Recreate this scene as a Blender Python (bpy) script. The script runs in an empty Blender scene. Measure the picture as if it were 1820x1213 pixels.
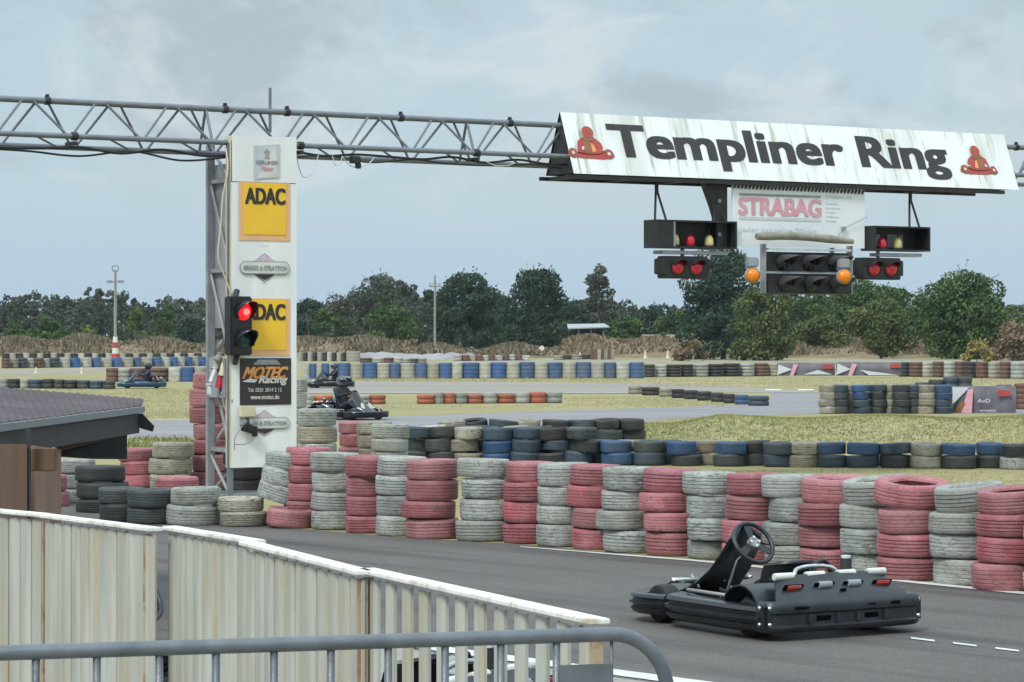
import bpy, bmesh, math, random
from mathutils import Vector, Matrix
random.seed(7)
R = math.radians
# ------------------------------------------------------------------ camera, light
F, H, CX, HY = 5000.0, 2.14, 910.0, 598.0     # focal in photo pixels, eye height, centre column, horizon row
S = bpy.context.scene
col = S.collection
cam = bpy.data.cameras.new('camera'); co = bpy.data.objects.new('camera', cam); col.objects.link(co)
cam.sensor_width = 36; cam.lens = 36 * F / 1820; cam.clip_start = .5; cam.clip_end = 6000
cam.shift_y = (HY - 606.5) / 1820
co.location = (0, 0, H); co.rotation_euler = (R(90), 0, 0)
S.camera = co
SUN_EL, SUN_AZ = R(48), R(-150)               # direction the light comes from (behind the camera, to the left)
sun = bpy.data.lights.new('sun', 'SUN'); sun.energy = 2.1; sun.angle = R(14); sun.color = (1, .955, .9)
so = bpy.data.objects.new('sun', sun); col.objects.link(so)
sd = Vector((math.sin(SUN_AZ) * math.cos(SUN_EL), math.cos(SUN_AZ) * math.cos(SUN_EL), math.sin(SUN_EL)))
so.rotation_euler = sd.to_track_quat('Z', 'Y').to_euler()
S.view_settings.view_transform = 'Standard'; S.view_settings.look = 'None'
S.view_settings.exposure = 0.2; S.view_settings.gamma = 1; S.view_settings.use_curve_mapping = False
W = bpy.data.worlds.new('World'); S.world = W; W.use_nodes = True
nt = W.node_tree; nt.nodes.clear()
def wn(t, **k):
    n = nt.nodes.new(t)
    for a, b in k.items(): setattr(n, a, b)
    return n
def wl(a, b): nt.links.new(a, b)
out = wn('ShaderNodeOutputWorld'); bg = wn('ShaderNodeBackground'); bg.inputs[1].default_value = .1
sky = wn('ShaderNodeTexSky', sky_type='NISHITA', sun_disc=False, sun_elevation=SUN_EL, sun_rotation=SUN_AZ)
tc = wn('ShaderNodeTexCoord'); sx = wn('ShaderNodeSeparateXYZ'); wl(tc.outputs['Generated'], sx.inputs[0])
mp = wn('ShaderNodeMapping'); mp.inputs['Scale'].default_value = (1, 1, 1.9); mp.inputs['Location'].default_value = (.31, .2, .17)
wl(tc.outputs['Generated'], mp.inputs[0])
def wnoise(scale, detail, dist=0.0, rough=.5):
    n = wn('ShaderNodeTexNoise'); n.inputs['Scale'].default_value = scale; n.inputs['Detail'].default_value = detail
    n.inputs['Distortion'].default_value = dist; n.inputs['Roughness'].default_value = rough
    wl(mp.outputs[0], n.inputs['Vector']); return n.outputs['Fac']
def wmap(v, a, b, c=0., d=1.):
    n = wn('ShaderNodeMapRange'); n.interpolation_type = 'SMOOTHSTEP'
    for i, x in enumerate((a, b, c, d)): n.inputs[i + 1].default_value = x
    wl(v, n.inputs[0]); return n.outputs[0]
def wmix(f, a, b):
    n = wn('ShaderNodeMix', data_type='RGBA')
    if isinstance(f, float): n.inputs[0].default_value = f
    else: wl(f, n.inputs[0])
    for i, x in ((6, a), (7, b)):
        if isinstance(x, tuple): n.inputs[i].default_value = (*x, 1)
        else: wl(x, n.inputs[i])
    return n.outputs[2]
def wmul(a, b):
    n = wn('ShaderNodeMath', operation='MULTIPLY'); wl(a, n.inputs[0])
    if isinstance(b, float): n.inputs[1].default_value = b
    else: wl(b, n.inputs[1])
    return n.outputs[0]
low = (3.95, 5.3, 6.65); mid = (4.4, 5.65, 6.4)
grad = wmix(wmap(sx.outputs[2], .0, .055), low, mid)
cm = wmap(sx.outputs[2], .03, .075)
c1 = wmul(wmap(wnoise(9, 6, .3, .5), .40, .66), cm)
c2 = wmul(wmap(wnoise(14, 7, .5, .6), .49, .68), cm)
c3 = wmul(wmap(wnoise(11, 7, .5, .6), .46, .64), cm)
k = wmix(c1, grad, (4.9, 5.75, 6.15))
k = wmix(c3, k, (3.9, 4.7, 5.25))
k = wmix(wmul(c2, .8), k, (5.9, 6.6, 6.85))
k = wmix(.93, sky.outputs[0], k)
br = wmap(sx.outputs[2], .12, .8, 1., 2.5)
vm = wn('ShaderNodeVectorMath', operation='SCALE'); wl(k, vm.inputs[0]); wl(br, vm.inputs['Scale'])
wl(vm.outputs[0], bg.inputs[0]); wl(bg.outputs[0], out.inputs[0])

# ------------------------------------------------------------------ helpers
def P(x, y, D): return Vector(((x - CX) / F * D, D, H - (y - HY) / F * D))
def G(x, y, z=0.): D = (H - z) * F / (y - HY); return Vector(((x - CX) / F * D, D, z))
def tag(o, label=None, cat=None, group=None, kind=None):
    if label: o['label'] = label
    if cat: o['category'] = cat
    if group: o['group'] = group
    if kind: o['kind'] = kind
    return o
def empty(name, loc=(0, 0, 0), rz=0., label=None, cat=None, group=None):
    o = bpy.data.objects.new(name, None); col.objects.link(o); o.location = loc; o.rotation_euler = (0, 0, rz)
    o.empty_display_size = .2
    return tag(o, label, cat, group)
def link_mesh(name, me, m=None, parent=None):
    o = bpy.data.objects.new(name, me); col.objects.link(o)
    if m is not None and not me.materials: me.materials.append(m)
    if parent: o.parent = parent
    return o
def obj(name, bm, m, parent=None, smooth=False, bevel=0.):
    if bevel:
        bmesh.ops.bevel(bm, geom=[e for e in bm.edges if len(e.link_faces) == 2 and e.calc_face_angle(0) > .6], offset=bevel, segments=2, affect='EDGES', clamp_overlap=True)
    me = bpy.data.meshes.new(name); bm.normal_update(); bm.to_mesh(me); bm.free()
    if smooth is True: me.polygons.foreach_set('use_smooth', [True] * len(me.polygons))
    elif smooth: me.polygons.foreach_set('use_smooth', [True] * len(me.polygons)); me.set_sharp_from_angle(angle=R(smooth))
    return link_mesh(name, me, m, parent)
def B(): return bmesh.new()
def box(bm, c, s, rot=None):
    r = bmesh.ops.create_cube(bm, size=1); M = Matrix.Translation(c) @ (rot.to_4x4() if rot else Matrix()) @ Matrix.Diagonal((*s, 1))
    bmesh.ops.transform(bm, matrix=M, verts=r['verts']); return bm
def box2(bm, a, b): return box(bm, [(a[i] + b[i]) / 2 for i in range(3)], [abs(b[i] - a[i]) for i in range(3)])
def tube(bm, a, b, r, r2=None, seg=8):
    a = Vector(a); b = Vector(b); d = b - a
    q = bmesh.ops.create_cone(bm, cap_ends=True, segments=seg, radius1=r, radius2=r if r2 is None else r2, depth=d.length)
    bmesh.ops.transform(bm, matrix=Matrix.Translation((a + b) / 2) @ d.to_track_quat('Z', 'Y').to_matrix().to_4x4(), verts=q['verts']); return bm
def pipe(bm, pts, r, seg=8, closed=False, cap=True):
    pts = [Vector(p) for p in pts]; n = len(pts); rings = []; up = None
    for i, p in enumerate(pts):
        a = pts[i - 1] if (i or closed) else pts[0]; b = pts[(i + 1) % n] if (i < n - 1 or closed) else pts[-1]
        t = (b - a).normalized()
        if up is None: up = t.orthogonal().normalized()
        up = (up - t * up.dot(t)).normalized(); s = t.cross(up)
        rr = r[i] if isinstance(r, (list, tuple)) else r
        rings.append([bm.verts.new(p + (up * math.cos(q) + s * math.sin(q)) * rr) for q in [2 * math.pi * j / seg for j in range(seg)]])
    for i in range(n if closed else n - 1):
        A, C = rings[i], rings[(i + 1) % n]
        for j in range(seg): bm.faces.new((A[j], A[(j + 1) % seg], C[(j + 1) % seg], C[j]))
    if cap and not closed: bm.faces.new(rings[0][::-1]); bm.faces.new(rings[-1])
    return bm
def curve(pts, n=6):                                   # Catmull-Rom through points
    pts = [Vector(p) for p in pts]; q = [pts[0]] + pts + [pts[-1]]; o = []
    for i in range(1, len(q) - 2):
        for j in range(n):
            t = j / n; a, b, c, d = q[i - 1], q[i], q[i + 1], q[i + 2]
            o.append(.5 * ((2 * b) + (c - a) * t + (2 * a - 5 * b + 4 * c - d) * t * t + (3 * b - a - 3 * c + d) * t ** 3))
    return o + [pts[-1]]
def lathe(bm, prof, seg=24, closed=False, M=None, wob=None):
    rings = []
    for j in range(seg):
        a = 2 * math.pi * j / seg
        rings.append([bm.verts.new(((r + (wob(a, z) if wob else 0)) * math.cos(a), (r + (wob(a, z) if wob else 0)) * math.sin(a), z)) for r, z in prof])
    n = len(prof)
    for j in range(seg):
        A, C = rings[j], rings[(j + 1) % seg]
        for i in range(n if closed else n - 1): bm.faces.new((A[i], C[i], C[(i + 1) % n], A[(i + 1) % n]))
    if M is not None: bmesh.ops.transform(bm, matrix=M, verts=[v for r in rings for v in r])
    return bm
def sweep(bm, path, prof, closed=False, scale=None):   # prof: (outward, z) loop; path in xy
    path = [Vector(p) for p in path]; n = len(path); rings = []
    for i, p in enumerate(path):
        a = path[i - 1] if (i or closed) else path[0]; b = path[(i + 1) % n] if (i < n - 1 or closed) else path[-1]
        t = (b - a); t.z = 0; t.normalize(); nn = Vector((t.y, -t.x, 0)); s = scale[i] if scale else 1
        rings.append([bm.verts.new(p + nn * o * s + Vector((0, 0, z * s))) for o, z in prof])
    m = len(prof)
    for i in range(n if closed else n - 1):
        A, C = rings[i], rings[(i + 1) % n]
        for j in range(m): bm.faces.new((A[j], C[j], C[(j + 1) % m], A[(j + 1) % m]))
    if not closed: bm.faces.new(rings[0]); bm.faces.new(rings[-1][::-1])
    bmesh.ops.recalc_face_normals(bm, faces=bm.faces[:]); return bm
def quad(bm, a, b, c, d): return poly(bm, (a, b, c, d))
def poly(bm, pts):
    f = bm.faces.new([bm.verts.new(p) for p in pts]); f.normal_update(); return f
def solid(bm, th): bm.normal_update(); bmesh.ops.solidify(bm, geom=bm.faces[:], thickness=th)
def ptr(me_or_bm): return me_or_bm
def copy_tree(o, parent=None):
    c = o.copy(); col.objects.link(c)
    if parent: c.parent = parent
    for ch in [x for x in bpy.data.objects if x.parent == o]: copy_tree(ch, c)
    return c
def text_mesh(s, w, h, x0=0., z0=0., y=0., bold=0., shear=0., ext=.002, space=1., heavy=0.):
    cu = bpy.data.curves.new('t', 'FONT'); cu.body = s; cu.offset = bold; cu.extrude = .01; cu.shear = shear; cu.resolution_u = 4; cu.space_character = space
    t = bpy.data.objects.new('t', cu); col.objects.link(t); bpy.context.view_layer.update()
    me = bpy.data.meshes.new_from_object(t.evaluated_get(bpy.context.evaluated_depsgraph_get()))
    bpy.data.objects.remove(t); bpy.data.curves.remove(cu)
    xs = [v.co.x for v in me.vertices]; ys = [v.co.y for v in me.vertices]
    ax, bx, ay, by = min(xs), max(xs), min(ys), max(ys)
    for v in me.vertices:
        X, Y, Z = v.co
        v.co = (x0 + (X - ax) / (bx - ax) * w, y - (Z / .01) * ext, z0 + (Y - ay) / (by - ay) * h)
    me.materials.clear()
    if heavy:                                # thicken the strokes: shifted copies, each a hair behind the last
        bm = bmesh.new(); bm.from_mesh(me); base = bm.verts[:] + bm.edges[:] + bm.faces[:]
        hx, hz = heavy if isinstance(heavy, tuple) else (heavy, heavy * .8)
        for i_, (a_, b_) in enumerate([(a_, b_) for b_ in (-1, 0, 1) for a_ in (-1, -.5, 0, .5, 1) if (a_, b_) != (0, 0)]):
            g_ = bmesh.ops.duplicate(bm, geom=base)['geom']
            bmesh.ops.translate(bm, verts=[v for v in g_ if isinstance(v, bmesh.types.BMVert)], vec=(a_ * hx, .0003 * (i_ + 1), b_ * hz))
        bm.to_mesh(me); bm.free()
    return me

# ------------------------------------------------------------------ materials
def newmat(name):
    m = bpy.data.materials.new(name); m.use_nodes = True; t = m.node_tree; b = t.nodes['Principled BSDF']; return m, t, b
def ramp2(t, fac, a, b, c0, c1):
    n = t.nodes.new('ShaderNodeValToRGB'); n.color_ramp.elements[0].position = a; n.color_ramp.elements[1].position = b
    n.color_ramp.elements[0].color = (*c0, 1); n.color_ramp.elements[1].color = (*c1, 1); t.links.new(fac, n.inputs[0]); return n.outputs[0]
def tnoise(t, vec, scale, detail=5, rough=.55, dist=0):
    n = t.nodes.new('ShaderNodeTexNoise'); n.inputs['Scale'].default_value = scale; n.inputs['Detail'].default_value = detail
    n.inputs['Roughness'].default_value = rough; n.inputs['Distortion'].default_value = dist; t.links.new(vec, n.inputs['Vector']); return n.outputs['Fac']
def tmix(t, f, a, b, mode='MIX'):
    n = t.nodes.new('ShaderNodeMix'); n.data_type = 'RGBA'; n.blend_type = mode
    for i, x in ((0, f), (6, a), (7, b)):
        if isinstance(x, (int, float)): n.inputs[i].default_value = x
        elif isinstance(x, tuple): n.inputs[i].default_value = (*x, 1)
        else: t.links.new(x, n.inputs[i])
    return n.outputs[2]
def tcoord(t, stretch=(1, 1, 1), rnd=False, world=False):
    mp = t.nodes.new('ShaderNodeMapping'); mp.inputs['Scale'].default_value = stretch
    if world: g = t.nodes.new('ShaderNodeNewGeometry'); src = g.outputs['Position']
    else: src = t.nodes.new('ShaderNodeTexCoord').outputs['Object']
    t.links.new(src, mp.inputs[0]); o = mp.outputs[0]
    if rnd:
        oi = t.nodes.new('ShaderNodeObjectInfo'); v = t.nodes.new('ShaderNodeVectorMath'); v.operation = 'MULTIPLY_ADD'
        v.inputs[1].default_value = (37, 53, 71); t.links.new(oi.outputs['Random'], v.inputs[0]); t.links.new(o, v.inputs[2]); o = v.outputs[0]
    return o
def tbump(t, b, fac, strength=.3, dist=.01):
    n = t.nodes.new('ShaderNodeBump'); n.inputs['Strength'].default_value = strength; n.inputs['Distance'].default_value = dist
    t.links.new(fac, n.inputs['Height']); t.links.new(n.outputs[0], b.inputs['Normal'])
def pm(name, c, c2=None, scale=4., rough=.6, bump=0., metal=0., stretch=(1, 1, 1), rnd=False, lo=.35, hi=.7, bscale=None, spec=.5, world=False):
    m, t, b = newmat(name); b.inputs['Roughness'].default_value = rough; b.inputs['Metallic'].default_value = metal
    b.inputs['Specular IOR Level'].default_value = spec
    c2 = c2 or tuple(x * .72 for x in c); v = tcoord(t, stretch, rnd, world)
    t.links.new(ramp2(t, tnoise(t, v, scale), lo, hi, c, c2), b.inputs['Base Color'])
    if bump: tbump(t, b, tnoise(t, v, bscale or scale * 5, 4), bump, .01)
    return m
def paint_tyre(name, c, c2, rubber=(.028, .028, .03), wear=.62, grime=(.10, .09, .065), grime2=None):
    m, t, b = newmat(name); b.inputs['Roughness'].default_value = .62
    v = tcoord(t, (1, 1, 5), True); v2 = tcoord(t, (1, 1, 1), True)
    base = ramp2(t, tnoise(t, v2, 5, 4), .35, .68, c, c2)
    oi = t.nodes.new('ShaderNodeObjectInfo'); mr = t.nodes.new('ShaderNodeMapRange'); mr.inputs[3].default_value = .70; mr.inputs[4].default_value = 1.16
    t.links.new(oi.outputs['Random'], mr.inputs[0]); vm = t.nodes.new('ShaderNodeVectorMath'); vm.operation = 'SCALE'
    t.links.new(base, vm.inputs[0]); t.links.new(mr.outputs[0], vm.inputs['Scale'])
    w = ramp2(t, tnoise(t, v, 11, 7, .68), wear - .07, wear + .05, (0, 0, 0), (1, 1, 1))
    k = tmix(t, w, vm.outputs[0], rubber); dr = t.nodes.new('ShaderNodeMath'); dr.operation = 'FRACT'; dm = t.nodes.new('ShaderNodeMath'); dm.operation = 'MULTIPLY'; dm.inputs[1].default_value = 7.3; t.links.new(oi.outputs['Random'], dm.inputs[0]); t.links.new(dm.outputs[0], dr.inputs[0]); dd = t.nodes.new('ShaderNodeMath'); dd.operation = 'MULTIPLY'; dd.inputs[1].default_value = .5; t.links.new(dr.outputs[0], dd.inputs[0]); k = tmix(t, dd.outputs[0], k, grime2 or grime)
    ch = ramp2(t, tnoise(t, v2, 9, 8, .72, .4), .60, .66, (0, 0, 0), (.8, .8, .8)); k = tmix(t, ch, k, tuple(x * .45 for x in c2))
    g = ramp2(t, tnoise(t, v2, 2.6, 6, .65), .45, .74, (0, 0, 0), (.8, .8, .8))
    k = tmix(t, g, k, grime)
    fn = ramp2(t, tnoise(t, tcoord(t, (1, 1, 2.2), True), 48, 3, .7), .32, .70, (.62, .62, .62), (1.22, 1.22, 1.22)); k = tmix(t, 1., k, fn, 'MULTIPLY')
    t.links.new(k, b.inputs['Base Color']); tbump(t, b, tnoise(t, v, 26, 4, .6), .55, .008)
    return m
M = {}
M['tred'] = paint_tyre('faded_red_paint', (.37, .075, .095), (.43, .16, .185), (.12, .05, .05), .62, (.20, .075, .07), (.42, .24, .24))
M['twhite'] = paint_tyre('weathered_white_paint', (.38, .41, .385), (.265, .285, .265), (.10, .10, .09), .58, (.19, .18, .135), (.46, .47, .42))
M['tcream'] = paint_tyre('cream_paint', (.45, .44, .37), (.33, .31, .24), (.07, .065, .05), .60, (.17, .14, .08))
M['tblue'] = paint_tyre('blue_paint', (.030, .068, .135), (.045, .085, .13), (.025, .03, .035), .58, (.06, .07, .07))
M['tbright'] = paint_tyre('bright_blue_paint', (.022, .085, .25), (.03, .10, .22), (.025, .03, .035), .66, (.06, .08, .10))
M['tdark'] = paint_tyre('dark_green_grey_paint', (.045, .06, .062), (.06, .075, .085), (.02, .022, .025), .56, (.055, .06, .05))
M['tblack'] = paint_tyre('bare_rubber', (.022, .024, .028), (.032, .034, .036), (.018, .018, .02), .55, (.045, .045, .04))
M['torange'] = paint_tyre('orange_paint', (.50, .13, .06), (.45, .15, .09), (.06, .03, .02), .7, (.25, .08, .05))
M['tbrown'] = paint_tyre('brown_red_paint', (.16, .07, .055), (.20, .10, .07), (.04, .03, .03), .6, (.10, .07, .05))
M['farblue'] = paint_tyre('wrap_blue', (.02, .10, .36), (.04, .14, .34), (.03, .05, .12), .72, (.12, .14, .14))
M['farwhite'] = paint_tyre('wrap_white', (.55, .57, .53), (.47, .47, .41), (.2, .18, .12), .72, (.28, .25, .16))
M['asphalt'] = None
def ground_mats():
    m, t, b = newmat('asphalt'); v = tcoord(t, world=True)
    a = ramp2(t, tnoise(t, v, .45, 4), .3, .7, (.096, .088, .083), (.124, .114, .107))
    f = ramp2(t, tnoise(t, v, 55, 3, .7), .35, .68, (.68, .68, .68), (1.35, 1.35, 1.35))
    mp_ = t.nodes.new('ShaderNodeMapping'); mp_.inputs['Rotation'].default_value = (0, 0, R(49)); mp_.inputs['Scale'].default_value = (.12, 2.2, 1)
    g_ = t.nodes.new('ShaderNodeNewGeometry'); mp2_ = t.nodes.new('ShaderNodeMapping'); mp2_.inputs['Rotation'].default_value = (0, 0, R(49)); t.links.new(g_.outputs['Position'], mp2_.inputs[0])
    mp_.inputs['Rotation'].default_value = (0, 0, 0); t.links.new(mp2_.outputs[0], mp_.inputs[0])
    a = tmix(t, ramp2(t, tnoise(t, mp_.outputs[0], .8, 5, .6), .48, .70, (0, 0, 0), (.75, .75, .75)), a, (.046, .043, .042))
    a = tmix(t, ramp2(t, tnoise(t, v, 3.1, 6, .7), .60, .68, (0, 0, 0), (.4, .4, .4)), a, (.16, .15, .14))
    t.links.new(tmix(t, 1., a, f, 'MULTIPLY'), b.inputs['Base Color']); b.inputs['Roughness'].default_value = .85; b.inputs['Specular IOR Level'].default_value = .3
    tbump(t, b, tnoise(t, v, 90, 3), .35, .006); M['asphalt'] = m
    m, t, b = newmat('far_asphalt'); v = tcoord(t, (.25, 1, 1), world=True)
    t.links.new(ramp2(t, tnoise(t, v, .5, 5, .6), .3, .7, (.17, .165, .18), (.255, .24, .235)), b.inputs['Base Color']); b.inputs['Roughness'].default_value = .8; M['asphalt2'] = m
    m, t, b = newmat('brown_asphalt'); v = tcoord(t, (.25, 1, 1), world=True)
    t.links.new(ramp2(t, tnoise(t, v, .3, 5, .6), .3, .7, (.20, .175, .15), (.29, .265, .22)), b.inputs['Base Color']); b.inputs['Roughness'].default_value = .8; M['asphalt3'] = m
    m, t, b = newmat('dry_grass_ground'); v = tcoord(t, (.45, 1, 1), world=True)
    a = ramp2(t, tnoise(t, v, .35, 6, .65), .36, .64, (.345, .29, .17), (.235, .228, .115))
    f = ramp2(t, tnoise(t, v, 6, 6, .7), .3, .72, (.72, .72, .7), (1.28, 1.27, 1.2))
    a = tmix(t, ramp2(t, tnoise(t, v, 1.3, 6, .7, .6), .56, .70, (0, 0, 0), (.85, .85, .85)), a, (.33, .27, .19))
    t.links.new(tmix(t, 1., a, f, 'MULTIPLY'), b.inputs['Base Color']); b.inputs['Roughness'].default_value = .95; b.inputs['Specular IOR Level'].default_value = .1
    tbump(t, b, tnoise(t, v, 12, 5), .6, .04); M['ground'] = m
ground_mats()
def leafmat(name, c1, c2, scale=.5):
    m, t, b = newmat(name); v = tcoord(t, world=True)
    a = ramp2(t, tnoise(t, v, scale, 4, .6), .36, .64, c1, c2)
    g = t.nodes.new('ShaderNodeNewGeometry'); mr = t.nodes.new('ShaderNodeMapRange'); mr.inputs[3].default_value = .72; mr.inputs[4].default_value = 1.32
    t.links.new(g.outputs['Random Per Island'], mr.inputs[0]); vm = t.nodes.new('ShaderNodeVectorMath'); vm.operation = 'SCALE'
    t.links.new(a, vm.inputs[0]); t.links.new(mr.outputs[0], vm.inputs['Scale']); t.links.new(vm.outputs[0], b.inputs['Base Color'])
    b.inputs['Roughness'].default_value = .8; b.inputs['Specular IOR Level'].default_value = .15
    return m
M['leaf_dark'] = leafmat('leaf_dark', (.026, .050, .036), (.050, .085, .05))
M['leaf_mid'] = leafmat('leaf_mid', (.042, .085, .028), (.085, .135, .042))
M['leaf_olive'] = leafmat('leaf_olive', (.070, .098, .034), (.125, .145, .05))
M['leaf_grey'] = leafmat('leaf_grey', (.05, .065, .045), (.10, .115, .08))
M['leaf_bright'] = leafmat('leaf_bright', (.09, .14, .04), (.15, .19, .06))
M['leaf_yellow'] = leafmat('leaf_yellow', (.24, .19, .06), (.30, .25, .10))
M['leaf_wood'] = leafmat('leaf_wood', (.05, .07, .05), (.10, .115, .075), .06)
M['leaf_brown'] = leafmat('leaf_brown', (.14, .105, .065), (.22, .165, .10), .4)
M['bank_grass'] = leafmat('bank_grass', (.16, .135, .09), (.215, .17, .11), .05)
M['blade_green'] = leafmat('blade_green', (.15, .18, .06), (.30, .28, .12), .5)
M['blade_dry'] = leafmat('blade_dry', (.38, .33, .18), (.29, .28, .13), .5)
M['bark'] = pm('bark', (.07, .06, .05), (.13, .12, .10), 3)
M['galv'] = pm('galvanised_steel', (.115, .13, .145), (.18, .195, .21), 9, .38, .15, .4)
m, t, b = newmat('painted_slot_shade'); b.inputs['Base Color'].default_value = (.004, .004, .005, 1); b.inputs['Roughness'].default_value = 1; b.inputs['Specular IOR Level'].default_value = 0; M['slotshade'] = m  # flat black colour that stands for the shade inside the kart's openings
M['hood'] = pm('grey_hood', (.05, .05, .058), (.075, .075, .082), 6, .6)
M['truss'] = pm('truss_aluminium', (.20, .22, .245), (.15, .165, .185), 5, .45, .05, .35)
M['steel'] = pm('grey_painted_steel', (.20, .21, .23), (.28, .29, .30), 4, .55, .1)
M['sheet'] = pm('grey_sheet', (.30, .31, .34), (.20, .21, .23), 3, .6)
M['black'] = pm('black_paint', (.012, .012, .014), (.022, .022, .024), 6, .5)
M['blacksh'] = pm('black_plastic', (.008, .010, .012), (.015, .017, .020), 7, .32, .08, spec=.6)
M['greypl'] = pm('scuffed_dark_grey_plastic', (.013, .016, .020), (.026, .031, .037), 5, .42, .08)
M['rubber'] = pm('tyre_rubber', (.014, .014, .015), (.025, .025, .026), 9, .8)
M['cable'] = pm('cable_black', (.02, .02, .022), None, 3, .6)
M['white'] = pm('white_plastic', (.66, .66, .61), (.52, .52, .47), 5, .5)
M['chrome'] = pm('bright_metal', (.62, .63, .63), (.45, .45, .45), 8, .25, 0, .95)
M['panel'] = pm('white_panel', (.80, .81, .80), (.68, .70, .69), 1.6, .5, 0, 0, (2.5, 1, .5))
M['cream'] = pm('cream_edge', (.60, .56, .40), (.50, .45, .30), 4)
M['yellow'] = pm('sign_yellow', (.86, .53, .03), (.78, .46, .04), 3, .45)
M['peach'] = pm('peach_border', (.78, .44, .20), (.70, .40, .22), 6, .5)
M['txt'] = pm('sign_black', (.022, .018, .018), (.036, .03, .03), 5, .5)
M['grey'] = pm('sign_grey', (.32, .33, .36), None, 5, .5)
M['lgrey'] = pm('sign_light_grey', (.52, .54, .57), (.60, .63, .65), 9, .5)
M['faint'] = pm('faded_print', (.57, .60, .63), (.66, .69, .71), 9, .6)
M['pink'] = pm('faded_pink', (.62, .30, .36), (.68, .38, .43), 9, .5)
M['lilac'] = pm('faded_lilac', (.66, .52, .62), None, 9, .5)
M['orange'] = pm('orange_print', (.62, .20, .04), (.80, .42, .15), 12, .5)
M['red'] = pm('red_print', (.42, .045, .04), (.34, .07, .05), 9, .5)
M['brownp'] = pm('brown_print', (.28, .12, .05), None, 9, .5)
M['silver'] = pm('silver_sign', (.50, .53, .56), (.62, .65, .68), 3, .3, 0, .3)
M['wood'] = pm('brown_boards', (.20, .11, .07), (.27, .16, .11), 2, .75, .2, 0, (3, 3, .5))
M['woodblk'] = pm('beam_end', (.15, .085, .04), (.10, .055, .028), 5, .7)
M['tar'] = pm('black_fascia', (.020, .021, .023), (.038, .038, .040), 5, .6, .3, 0, (.6, .6, 6))
M['roof'] = pm('roof_sheet', (.085, .068, .074), (.12, .10, .108), 1.5, .8, .05, spec=.12)
M['rooftrim'] = pm('roof_trim', (.20, .22, .24), (.16, .175, .19), 3, .5)
M['amber'] = None
m, t, b = newmat('amber_lens'); b.inputs['Base Color'].default_value = (.75, .22, .012, 1); b.inputs['Roughness'].default_value = .25; M['amber'] = m
m, t, b = newmat('red_lens'); b.inputs['Base Color'].default_value = (.55, .012, .03, 1); b.inputs['Roughness'].default_value = .22; b.inputs['Coat Weight'].default_value = .4; M['redlens'] = m
m, t, b = newmat('red_lamp_lit'); b.inputs['Base Color'].default_value = (.5, .01, .01, 1); b.inputs['Emission Color'].default_value = (1, .02, .03, 1); b.inputs['Emission Strength'].default_value = .75; b.inputs['Roughness'].default_value = .2; M['redlit'] = m
m, t, b = newmat('red_lamp_core'); b.inputs['Base Color'].default_value = (.8, .1, .1, 1); b.inputs['Emission Color'].default_value = (1, .18, .16, 1); b.inputs['Emission Strength'].default_value = 1.6; M['redcore'] = m
m, t, b = newmat('green_lens'); b.inputs['Base Color'].default_value = (.005, .05, .06, 1); b.inputs['Roughness'].default_value = .12; M['greenlens'] = m
m, t, b = newmat('smoked_lens'); b.inputs['Base Color'].default_value = (.012, .012, .02, 1); b.inputs['Roughness'].default_value = .15; M['darklens'] = m
m, t, b = newmat('yellow_glass'); b.inputs['Base Color'].default_value = (.65, .55, .22, 1); b.inputs['Roughness'].default_value = .15; M['yglass'] = m
def banner_mat():
    m, t, b = newmat('stained_banner'); b.inputs['Roughness'].default_value = .5
    v = tcoord(t, (6, .2, .6)); v2 = tcoord(t, (1.3, .2, .3)); v3 = tcoord(t, (13, .3, 1.1))
    k = tmix(t, ramp2(t, tnoise(t, v2, 1.1, 4), .50, .70, (0, 0, 0), (.7, .7, .7)), (.74, .77, .77), (.50, .51, .42))
    k = tmix(t, ramp2(t, tnoise(t, v, 1.0, 5, .6), .54, .66, (0, 0, 0), (.7, .7, .7)), k, (.36, .36, .25))
    k = tmix(t, ramp2(t, tnoise(t, v3, 1.0, 4, .6), .60, .68, (0, 0, 0), (.8, .8, .8)), k, (.26, .25, .22))
    t.links.new(k, b.inputs['Base Color']); return m
M['banner'] = banner_mat()
def fence_mat(name, c, c2, rust):
    m, t, b = newmat(name); b.inputs['Roughness'].default_value = .6; v = tcoord(t, (6, 6, .6)); v2 = tcoord(t, (2, 2, 1.2))
    k = ramp2(t, tnoise(t, v, 1.5, 5), .35, .65, c, c2)
    k = tmix(t, ramp2(t, tnoise(t, v, 2.2, 6, .65), .50, .66, (0, 0, 0), (.75, .75, .75)), k, (.42, .33, .18))
    k = tmix(t, ramp2(t, tnoise(t, v2, 3.5, 6, .7), rust, rust + .10, (0, 0, 0), (.8, .8, .8)), k, (.25, .12, .06))
    t.links.new(k, b.inputs['Base Color']); tbump(t, b, tnoise(t, v2, 30, 4), .25, .004); return m
M['fence'] = fence_mat('fence_cream_paint', (.475, .485, .43), (.35, .355, .295), .66)
M['rail'] = fence_mat('fence_white_rail', (.80, .80, .76), (.68, .68, .62), .70)
M['rusty'] = fence_mat('fence_rusty_post', (.42, .36, .26), (.34, .24, .15), .50)
M['line'] = pm('white_line_paint', (.66, .66, .64), (.45, .45, .43), 3, .7, 0, 0, (1, 1, 1), world=True)
M['paver'] = pm('beige_pavers', (.30, .28, .24), (.23, .22, .19), 6, .85, .3, world=True)

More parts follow.
